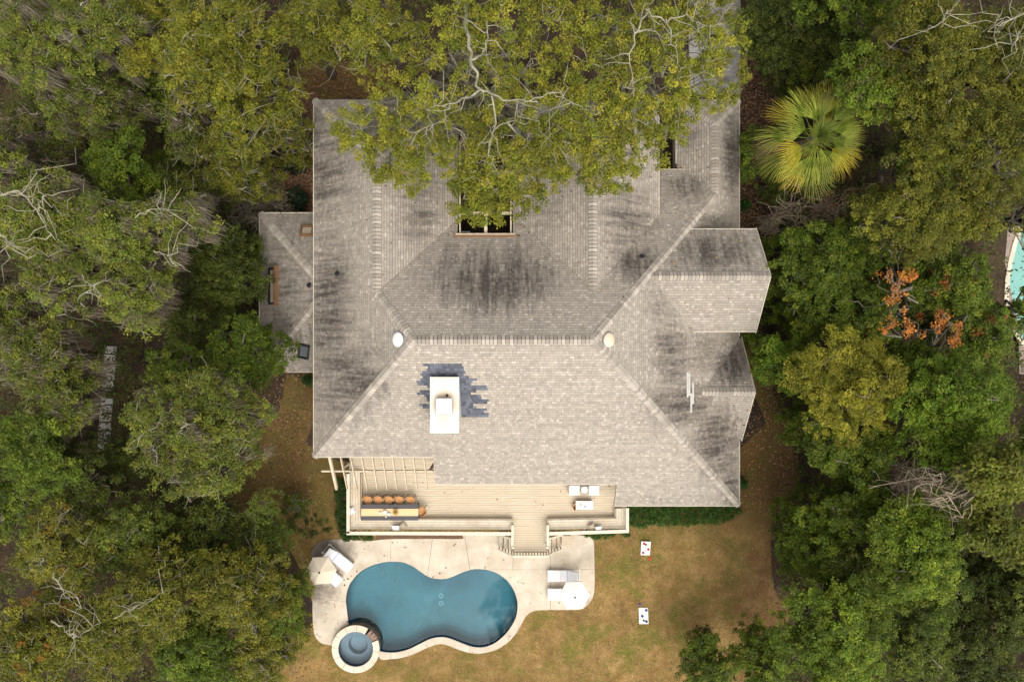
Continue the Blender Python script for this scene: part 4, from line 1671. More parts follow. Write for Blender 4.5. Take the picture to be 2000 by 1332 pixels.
def lounger_at(o, foot, ang, lab=None, first=False):
    """foot: photo pixel of the middle of the foot end"""
    x, y_ = P(foot[0], foot[1], .35)
    x += .95 * math.cos(ang)
    y_ += .95 * math.sin(ang)
    if first:
        o.location, o.rotation_euler = (x, y_, DK), (0, 0, ang)
        return o
    return copy_tree(o, None, (x, y_, DK), ang, lab)


lo = make_lounger('white sun lounger with its head frame bare, nearest the pool at the left umbrella')
aL = R(141)
lounger_at(lo, (685.5, 1110.5), aL, first=True)
lounger_at(lo, (663.5, 1137.5), aL, 'white sun lounger mostly hidden under the left umbrella')
lounger_at(lo, (1069.5, 1123.5), 0.0, 'white sun lounger in the open, above the right umbrella')
lounger_at(lo, (1069.5, 1159.5), 0.0, 'white sun lounger half covered by the right umbrella')


def make_umbrella(label, px, py, rot, cloth):
    zt = 2.55
    x, y_ = P(px, py, zt)
    t = thing('patio_umbrella', label, 'umbrella', (x, y_, DK), group='six-sided umbrellas by the pool')
    rad = .93
    segs = 6
    for k in range(segs):                # six cloth panels
        a0, a1 = rot + k * math.pi / 3, rot + (k + 1) * math.pi / 3
        am = (a0 + a1) / 2
        mb = MB()
        rows = []
        for i in range(6):
            r = .03 + (rad - .03) * i / 5
            z = zt - .36 * (i / 5) ** 1.25
            p0 = (r * math.cos(a0), r * math.sin(a0), z)
            p1 = (r * math.cos(a1), r * math.sin(a1), z)
            pm = (r * .866 * .985 * math.cos(am), r * .866 * .985 * math.sin(am), z - .02 * i / 5)
            rows.append((p0, pm, p1))
        mb.v = [p for r_ in rows for p in r_]
        for i in range(5):
            for j in range(2):
                a = i * 3 + j
                mb.f.append((a, a + 3, a + 4, a + 1))
        # a short valance
        b = len(mb.v)
        mb.v += [(p[0] * 1.002, p[1] * 1.002, p[2] - .10) for p in rows[-1]]
        mb.f += [(15, b, b + 1, 16), (16, b + 1, b + 2, 17)]
        O('canopy_panel', mb, M[cloth], t)
        O('rib', MB().tube([(.02 * math.cos(a0), .02 * math.sin(a0), zt - .03), (rad * .6 * math.cos(a0), rad * .6 * math.sin(a0), zt - .215), (rad * math.cos(a0), rad * math.sin(a0), zt - .375)], .009, 5), M['grey'], t)
    O('pole', MB().lathe(0, 0, [(.024, 0), (.024, zt + .02)], 12), M['bark_dark'], t)
    O('finial', MB().lathe(0, 0, [(.055, zt + .0), (.05, zt + .05), (.02, zt + .085)], 12), M['black'], t)
    O('foot', MB().lathe(0, 0, [(.26, 0), (.26, .05), (.06, .09), (.04, .2)], 20), M['grey'], t)
    return t


make_umbrella('cream six-sided umbrella on the stained left corner of the terrace', 624.5, 1117.5, R(3), 'canvas')
make_umbrella('white six-sided umbrella on the right end of the terrace', 1123, 1166, R(2), 'canvas_w')
# bits of hardware: skimmer and valve covers in the concrete
for px, py in ((679.5, 1130), (673, 1142), (859, 1119)):
    x, y_ = P(px, py, DK)
    ob = O('valve_cover', MB().lathe(0, 0, [(.055, 0), (.055, .008), (.035, .012)], 14), M['black'], terrace)
    ob.location = (x, y_, DK)

# cornhole boards and bags
def cornhole(px0, py0, px1, py1, rz, hole_n, label):
    x0, y0 = P(px0, py0, .2)
    x1, y1 = P(px1, py1, .2)
    wd, ln = abs(x1 - x0), abs(y0 - y1)
    t = thing('bean_bag_board', label, 'game board', ((x0 + x1) / 2, (y0 + y1) / 2, 0), rz, 'white bean bag game boards on the lawn')
    s = 1 if hole_n else -1
    tiltv = s * R(9)
    z0 = .11
    hr, hy = .075, s * (ln / 2 - .2)
    # top board with a real hole
    circ = [(hr * math.cos(a), hy + hr * math.sin(a)) for a in np.arange(16) * 2 * math.pi / 16]
    rect = [(-wd / 2, -ln / 2), (wd / 2, -ln / 2), (wd / 2, ln / 2), (-wd / 2, ln / 2)]
    fl_, tr_ = tri_holes(rect, [circ])
    mb = MB()
    zz = lambda yy: z0 + math.tan(tiltv) * yy + .03
    mb.add([(a, b, zz(b)) for a, b in fl_], tr_)
    k = len(rect)
    b0 = len(mb.v)
    mb.v += [(a, b, zz(b) - .02) for a, b in fl_]
    for i in range(k):
        j = (i + 1) % k
        mb.f.append((i, b0 + i, b0 + j, j))
    for i in range(16):
        j = (i + 1) % 16
        mb.f.append((k + i, k + j, b0 + k + j, b0 + k + i))
    O('board', mb, M['white'], t)
    fr = MB()
    for sx in (-1, 1):
        fr.box(sx * (wd / 2 - .02), 0, z0 - .03, .03, ln - .02, .09, rx=tiltv)
    O('frame', fr, M['white'], t)
    for sx in (-1, 1):
        O('leg', MB().box(sx * (wd / 2 - .05), s * (ln / 2 - .1), .07, .04, .06, .16), M['white'], t)
    return t, (x0 + x1) / 2, (y0 + y1) / 2, tiltv


def bag(px, py, z, mt, rz, label, group, rx=0):
    x, y_ = P(px, py, z)
    ob = O('bean_bag', MB().rbox(0, 0, 0, .15, .15, .045, b=.018), M[mt])
    ob.location = (x, y_, z)
    ob.rotation_euler = (rx, 0, rz)
    return tag(ob, label, 'bean bag', group)


t, cx, cy_, tl = cornhole(1252.5, 1057.3, 1270.5, 1085, R(-2), True, 'white bean bag board with red bags, higher up the lawn')
for px, py, rz, lb in ((1258, 1061.5, .5, 'dark red bag nearest the top edge of the upper board'), (1266.3, 1072.6, .8, 'dark red bag at the right edge of the upper board'), (1256.3, 1079.3, .6, 'dark red bag at the lower left of the upper board')):
    yy = P(px, py, .17)[1] - cy_
    bag(px, py, .11 + math.tan(tl) * yy + .055, 'red', rz, lb, 'red bean bags', tl)
bag(1269.5, 1091.2, .03, 'redb', .4, 'bright red bag lying on the grass below the upper board', 'red bean bags')
t, cx, cy_, tl = cornhole(1248.3, 1188.2, 1266.5, 1217.8, R(1), False, 'white bean bag board with blue bags, nearer the bottom')
for px, py, rz, lb in ((1262.2, 1191.5, .7, 'blue bag at the top right corner of the lower board'), (1254.5, 1203, .9, 'blue bag at the middle left of the lower board'), (1262.6, 1213.5, .7, 'blue bag at the bottom right corner of the lower board')):
    yy = P(px, py, .17)[1] - cy_
    bag(px, py, .11 + math.tan(tl) * yy + .055, 'blue', rz, lb, 'blue bean bags', tl)
bag(1250, 1179.8, .03, 'blue', .3, 'blue bag lying on the grass above the lower board', 'blue bean bags')
# ------------------------------------------------------------------ trees
SPEC = {  # leaf colours, leaf length, leaves per clump, clump radius, clump density, bark, moss, lobe flatness
    'olive': dict(c=[(0.182, 0.187, 0.017), (0.127, 0.147, 0.015), (0.236, 0.217, 0.023)], L=0.099, n=54, cr=.28, dens=14.5, bark='bark_pale', moss=.0, flat=.62, gap=0.45, twig=5),
    'mossy': dict(c=[(0.153, 0.183, 0.022), (0.105, 0.134, 0.019), (0.205, 0.216, 0.031)], L=0.092, n=54, cr=.28, dens=14.5, bark='bark_pale', moss=1.0, flat=.60, gap=0.47, twig=4),
    'green': dict(c=[(0.108, 0.158, 0.012), (0.075, 0.114, 0.010), (0.168, 0.208, 0.018)], L=0.107, n=54, cr=.28, dens=14.5, bark='bark', moss=.0, flat=.70, gap=0.33, twig=2),
    'dark': dict(c=[(0.075, 0.100, 0.013), (0.055, 0.075, 0.011), (0.108, 0.130, 0.017)], L=0.099, n=54, cr=.28, dens=14.5, bark='bark', moss=.0, flat=.70, gap=0.36, twig=2),
    'oakgreen': dict(c=[(0.142, 0.148, 0.014), (0.096, 0.108, 0.012), (0.185, 0.178, 0.020)], L=0.101, n=54, cr=.28, dens=14.5, bark='bark_pale', moss=.0, flat=.64, gap=0.45, twig=3),
    'bright': dict(c=[(0.125, 0.198, 0.012), (0.095, 0.154, 0.010), (0.179, 0.241, 0.022)], L=0.107, n=54, cr=.28, dens=14.5, bark='bark', moss=.0, flat=.75, gap=0.31, twig=1),
    'yellow': dict(c=[(0.228, 0.217, 0.018), (0.161, 0.167, 0.016), (0.290, 0.263, 0.028)], L=0.092, n=54, cr=.28, dens=14.5, bark='bark', moss=.0, flat=.75, gap=0.45, twig=2),
    'pine': dict(c=[(0.187, 0.211, 0.022), (0.143, 0.178, 0.020), (0.231, 0.238, 0.036)], L=0.168, n=91, cr=.46, dens=8, bark='bark_dark', moss=.0, flat=.8, gap=.3, twig=1),
    'orange': dict(c=[(.56, .21, .035), (.48, .16, .03), (.36, .16, .05)], L=.11, n=24, cr=.28, dens=8, bark='bark', moss=.0, flat=.75, gap=.46, twig=3),
}
SUNV = np.array((0, -.5, .86))


def wob(p, s, seed):
    """cheap smooth pseudo noise in -1..1"""
    a = p * s + seed
    return (np.sin(a[:, 0] * 1.7 + 1.3 * np.sin(a[:, 1] * 1.1)) + np.sin(a[:, 1] * 1.9 + 1.2 * np.sin(a[:, 2] * 1.3 + 2)) + np.sin(a[:, 2] * 1.6 + 1.4 * np.sin(a[:, 0] * .9 + 1))) / 3


def leaves_np(cen, rad, n, L, cols, rng, flat=.75, up=.55, hang=0.0):
    k = len(cen)
    idx = np.repeat(np.arange(k), n)
    N = len(idx)
    d = rng.normal(size=(N, 3))
    d /= np.linalg.norm(d, axis=1)[:, None]
    r = rng.random(N) ** .45
    off = d * r[:, None] * rad[idx][:, None]
    off[:, 2] *= flat
    pos = cen[idx] + off
    nrm = d * .45 + rng.normal(size=(N, 3)) * .45
    nrm[:, 2] = np.abs(nrm[:, 2]) + up
    nrm /= np.linalg.norm(nrm, axis=1)[:, None]
    t = rng.normal(size=(N, 3))
    t -= nrm * (t * nrm).sum(1)[:, None]
    t /= np.linalg.norm(t, axis=1)[:, None]
    b = np.cross(nrm, t)
    sz = L * rng.uniform(.5, 1.5, N)
    t *= (sz * .5)[:, None]
    b *= (sz * .29)[:, None]
    v = np.stack([pos - t, pos - b * .95 + t * .1, pos + t, pos + b * .95 + t * .1], 1).reshape(-1, 3)
    q = np.arange(N * 4).reshape(-1, 4)
    c = cols[idx] * rng.uniform(.72, 1.3, N)[:, None]
    return v, q, c


def strands_np(cen, rng, n, ln, wd, spread, col):
    """hanging moss: narrow ribbons, wavy, in bunches"""
    idx = np.repeat(np.arange(len(cen)), n)
    N = len(idx)
    p = cen[idx] + rng.normal(size=(N, 3)) * spread
    l = ln * rng.uniform(.4, 1.3, N)
    a = rng.uniform(0, 6.28, N)
    s = np.stack([np.cos(a), np.sin(a), np.zeros(N)], 1) * wd
    o1 = rng.normal(size=(N, 3)) * .05
    o2 = rng.normal(size=(N, 3)) * .09
    z = np.zeros((N, 3))
    z[:, 2] = -l
    m = p + z * .5 + o1
    e = p + z + o2
    v = np.stack([p - s, p + s, m + s * .8, m - s * .8, e + s * .3, e - s * .3], 1).reshape(-1, 3)
    b = np.arange(N)[:, None] * 6
    q = np.concatenate([b + np.array([[0, 1, 2, 3]]), b + np.array([[3, 2, 4, 5]])])
    c = np.array(col)[None] * rng.uniform(.6, 1.3, N)[:, None]
    return v, q, np.concatenate([c, c])


def bend(a, b, rng, k=5, w=.12, arch=0.0):
    t = np.linspace(0, 1, k)[:, None]
    L_ = np.linalg.norm(b - a)
    p = a + (b - a) * t
    off = rng.normal(size=(k, 3)) * w * L_ * .35
    off[0] = off[-1] = 0
    p = p + off
    p[:, 2] += arch * np.sin(t[:, 0] * math.pi)
    return p


NLEAF = [0]


def make_tree(px, py, rp, zt, sp, label, cat='tree', lobes=None, nl=None, name=None, lscale=1.0, moss=None, bare=0.0, seed=None, cmul=1.0, mix=None, group=None, trunk_px=None, toplimbs=()):
    """crown centre in photo pixels at crown height, radius in pixels; lobes: own list of (px, py, r_px, z)"""
    S = SPEC[sp]
    rng = np.random.default_rng(seed if seed is not None else int(px * 13 + py * 7 + rp))
    zc = zt - 1.2
    k = (CAMZ - zc) / FPX
    cx, cy = P(px, py, zc)
    Rm = rp * k
    lob = []
    if lobes:
        for (a, b, r, z) in lobes:
            x, y = P(a, b, z)
            lob.append((x, y, z - r * (CAMZ - z) / FPX * S['flat'], r * (CAMZ - z) / FPX))
    else:
        n = nl or max(5, int(2.2 * Rm * Rm) + 4)
        n = min(n, 24)
        ph = rng.uniform(0, 6.28)
        for i in range(n):
            q = math.sqrt((i + .4) / n)
            a = ph + i * 2.39996 + rng.normal() * .25
            rl = Rm * rng.uniform(.22, .40) * (1.1 if n < 8 else 1.0) + .12
            rd = q * max(.1, Rm - rl * .8) * (1 + rng.normal() * .06)
            z = zt - rl * S['flat'] - (q ** 2) * Rm * .42 - rng.uniform(0, 1.5)
            lob.append((cx + rd * math.cos(a), cy + rd * math.sin(a), z, rl))
    if not lobes and zt < 10.6 and not bare:
        for i in range(5):
            a = ph + i * 2.1
            rl = Rm * .46
            z = zt * (.50 if i < 3 else .30) + rl * .2
            lob.append((cx + Rm * .42 * math.cos(a), cy + Rm * .42 * math.sin(a), z, rl))
    if trunk_px:
        bx_, by_ = P(trunk_px[0], trunk_px[1], 0)
    else:
        lean = 1 + .55 * zt / CAMZ
        bx_, by_ = cx * lean + rng.normal() * .3, cy * lean + rng.normal() * .3
    tr = thing(name or {'pine': 'pine_tree', 'orange': 'autumn_tree', 'olive': 'oak_tree', 'oakgreen': 'oak_tree', 'mossy': 'oak_tree'}.get(sp, 'broadleaf_tree'), label, cat, (bx_, by_, 0), group=group)
    base = np.array((bx_, by_, 0.))
    # crown
    cen, rad, cols = [], [], []
    cc = np.array(S['c']) * cmul * .98
    bmat = M[S['bark']]
    fork_z = sorted(l[2] for l in lob)[len(lob) // 3] * .55
    fork = np.array((bx_ + (cx - bx_) * .4, by_ + (cy - by_) * .4, fork_z))
    tr_r = max(.10, min(.38, .075 * Rm + .04))
    pts = bend(base, fork, rng, 5, .10)
    mb_v, mb_q = tube_np(pts, np.linspace(tr_r * 1.25, tr_r * .8, 5), 8)
    link('trunk', mesh_np('trunk', mb_v - base, mb_q), M['bark_pale'] if trunk_px else M['bark_dark'], tr)
    mossc, alltw = [], []
    for li, (x, y, z, r) in enumerate(lob):
        n = max(6, int(S['dens'] * r * r * 2.6 * lscale ))
        d = rng.normal(size=(n, 3))
        d /= np.linalg.norm(d, axis=1)[:, None]
        d[:, 2] = np.where(rng.random(n) < .82, np.abs(d[:, 2]), d[:, 2] * .5)
        rr_ = r * (rng.uniform(.62, 1.05, n)) * (1 + .18 * wob(d, 2.6, li * 3.1 + px))
        p = d * rr_[:, None]
        p[:, 2] *= S['flat']
        p += np.array((x, y, z))
        keep = .7 * wob(p, 2.6, px * .1 + li) + .5 * wob(p, 5.5, py * .1) > (S['gap'] - .62)
        p = p[keep]
        n = len(p)
        if n == 0:
            continue
        cen.append(p)
        rad.append(S['cr'] * rng.uniform(.65, 1.2, n))
        ci = rng.choice(len(cc), p=[.5, .28, .22], size=n)
        c = cc[ci] * (1 + .20 * wob(p, 1.1, 5.))[:, None] * rng.uniform(.85, 1.15) * rng.uniform(.72, 1.28, n)[:, None]
        if mix is not None:
            mk = rng.random(n) < mix[0]
            c[mk] = np.array(mix[1]) * rng.uniform(.7, 1.25, mk.sum())[:, None]
        cols.append(c)
        # limb of this lobe with its twigs
        top = np.array((x, y, z + r * S['flat'] * (.35 if S['twig'] > 3 else .1)))
        lp = bend(fork, top, rng, 7, .20, arch=.25 * r)
        lr = np.linspace(tr_r * .62, .035, 7)
        v, q = tube_np(lp, lr, 6)
        link('limb', mesh_np('limb', v - base, q), M['bark_pale'] if trunk_px else M['bark'], tr)
        vs_, qs_ = [], []
        twp = [lp[2:]]
        off = 0
        nt_ = min(S['twig'] + (3 if r > 1.2 else 0), n)
        for j in rng.choice(n, nt_, replace=False):
            a = lp[rng.integers(3, 7)]
            e = p[j] + (p[j] - np.array((x, y, z))) * rng.uniform(-.05, .22)
            e[2] = max(e[2], a[2] - .2) - .04
            tp = bend(a, e, rng, 5, .24, arch=.06 if not trunk_px else .14)
            if rng.random() < .75:
                twp.append(tp[1:])
            v, q = tube_np(tp, np.linspace(.030, .008, 5) * (1.45 if sp == 'mossy' else 1.0), 4)
            vs_.append(v)
            qs_.append(q + off)
            off += len(v)
            if S['twig'] > 3 or bare:
                for _ in range(2):
                    a2 = tp[rng.integers(2, 5)]
                    e2 = a2 + rng.normal(size=3) * np.array((.4, .4, .16)) + np.array((0, 0, .08))
                    v, q = tube_np(bend(a2, e2, rng, 3, .25), np.array((.017, .012, .006)), 3)
                    vs_.append(v)
                    qs_.append(q + off)
                    off += len(v)
        alltw.append((vs_, qs_))
        ms = S['moss'] if moss is None else moss
        if ms:
            al = np.concatenate(twp)
            nm = int(ms * r * r * 12)
            if nm:
                j, t_ = rng.integers(0, len(al), nm), rng.random(nm)[:, None]
                mp_ = al[j] * (1 - .3 * t_) + p[rng.integers(0, n, nm)] * .3 * t_
                mossc.append(mp_)
    tv, tq, off = [], [], 0
    for vs_, qs_ in alltw:
        for a, b in zip(vs_, qs_):
            tv.append(a)
        n0 = off
        tq += [b + n0 for b in qs_]
        off += sum(len(a) for a in vs_)
    for path_, r0, r1 in toplimbs:
        pp = np.array([(*P(a, b, z - .35), z - .35) for a, b, z in path_])
        k_ = len(pp)
        tt = np.linspace(0, k_ - 1, k_ * 4)
        i0 = np.minimum(tt.astype(int), k_ - 2)
        fr_ = (tt - i0)[:, None]
        pts = pp[i0] * (1 - fr_) + pp[i0 + 1] * fr_ + rng.normal(size=(len(tt), 3)) * .05
        v, q = tube_np(pts, np.linspace(r0 * .44, r1 * .42, len(tt)), 7)
        link('limb', mesh_np('limb', v - base, q), bmat, tr)
        for _ in range(9):
            a = pts[rng.integers(2, len(pts))]
            e = a + rng.normal(size=3) * np.array((.9, .9, .25))
            tp = bend(a, e, rng, 5, .25)
            v2, q2 = tube_np(tp, np.linspace(.028, .008, 5), 4)
            tv.append(v2)
            tq.append(q2 + off)
            off += len(v2)
    link('twigs', mesh_np('twigs', np.concatenate(tv) - base, np.concatenate(tq)), bmat, tr, 'stuff')
    cen = np.concatenate(cen)
    rad = np.concatenate(rad)
    cols = np.concatenate(cols)
    v, q, c = leaves_np(cen, rad, int(S['n'] * (1 - bare)), S['L'], cols, rng)
    NLEAF[0] += len(q)
    link('crown', mesh_np('crown', v - base, q, c), M['leaf'], tr)
    if mossc:
        mc = np.concatenate(mossc)
        v, q, c = strands_np(mc, rng, 44, 1.35, .016, .13, (.36, .305, .225))
        link('hanging_moss', mesh_np('hanging_moss', v - base, q, c), M['moss'], tr)
    return tr


# the big oaks in front of the house (top of the photo)
make_tree(930, 190, 280, 14.5, 'olive', 'large pale-limbed oak spreading over the middle of the roof at the top of the photo', trunk_px=(905, 150),
          lobes=[(700, 235, 46, 12), (745, 300, 50, 11.5), (690, 270, 34, 11.5), (790, 250, 62, 12.5), (800, 345, 36, 11.5), (845, 300, 56, 12.3), (770, 180, 52, 12.8), (850, 180, 55, 13.3), (900, 250, 60, 13.2), (900, 90, 60, 13.8), (890, 20, 62, 14),
                 (960, 320, 62, 12.4), (935, 398, 46, 11.4), (985, 398, 42, 11.4), (905, 385, 34, 11.4), (955, 375, 46, 11.8), (1015, 260, 62, 13), (1080, 210, 64, 13.2), (1010, 330, 52, 12.3), (1070, 330, 42, 11.9), (1110, 290, 52, 12.2), (960, 170, 50, 14), (1030, 120, 70, 13.6), (980, 40, 60, 13.6),
                 (1060, 30, 60, 13.4), (660, 240, 26, 11.6), (755, 345, 24, 11.2), (830, 115, 40, 12.4), (1040, 385, 30, 11.5), (890, 330, 40, 11.8), (1060, 265, 50, 12.6)], cmul=1.15, lscale=1.12, toplimbs=(
          ([(908, -10, 13.2), (912, 60, 14.0), (920, 120, 14.4), (938, 178, 14.5), (985, 196, 14.4), (1050, 200, 14.2)], .24, .06), ([(920, 120, 14.4), (948, 100, 14.3), (952, 40, 14.2)], .12, .05), ([(938, 178, 14.5), (880, 205, 13.9), (830, 212, 13.4)], .12, .03),
          ([(960, 188, 14.5), (968, 240, 14.1), (955, 300, 13.5), (975, 345, 12.8)], .10, .03), ([(1020, 198, 14.3), (1090, 180, 14.2), (1120, 205, 13.9)], .07, .03), ([(880, 205, 13.9), (862, 240, 13.3), (800, 262, 12.9)], .06, .025)))
make_tree(1280, 140, 190, 14, 'olive', 'big olive-green oak reaching over the roof to its right edge at the top', trunk_px=(1240, 110),
          lobes=[(1150, 110, 68, 13.6), (1210, 60, 66, 13.8), (1290, 50, 66, 13.8), (1370, 60, 62, 13.4), (1425, 60, 46, 13), (1430, 130, 42, 12.6), (1380, 150, 52, 12.8), (1300, 140, 70, 13.6), (1220, 160, 66, 13.4), (1160, 210, 60, 13), (1240, 230, 62, 12.8),
                 (1300, 240, 52, 12.4), (1180, 300, 58, 12.2), (1120, 250, 50, 12.5), (1230, 300, 46, 12), (1340, 205, 46, 12.2), (1170, 345, 34, 11.6), (1215, 345, 36, 11.6), (1290, 285, 36, 11.8), (1410, 190, 30, 12), (1150, 30, 50, 13.3), (1270, -30, 70, 13.4), (1390, -10, 60, 13.2)], cmul=1.15, lscale=1.05, toplimbs=(
          ([(1262, 20, 14.2), (1240, 70, 14.3), (1228, 120, 14.2), (1240, 190, 13.7)], .12, .03), ([(1262, 20, 14.2), (1300, 40, 14.2), (1340, 30, 14.1), (1400, 60, 13.6)], .10, .03), ([(1300, 40, 14.2), (1320, 100, 14.0), (1330, 160, 13.4)], .07, .025)))
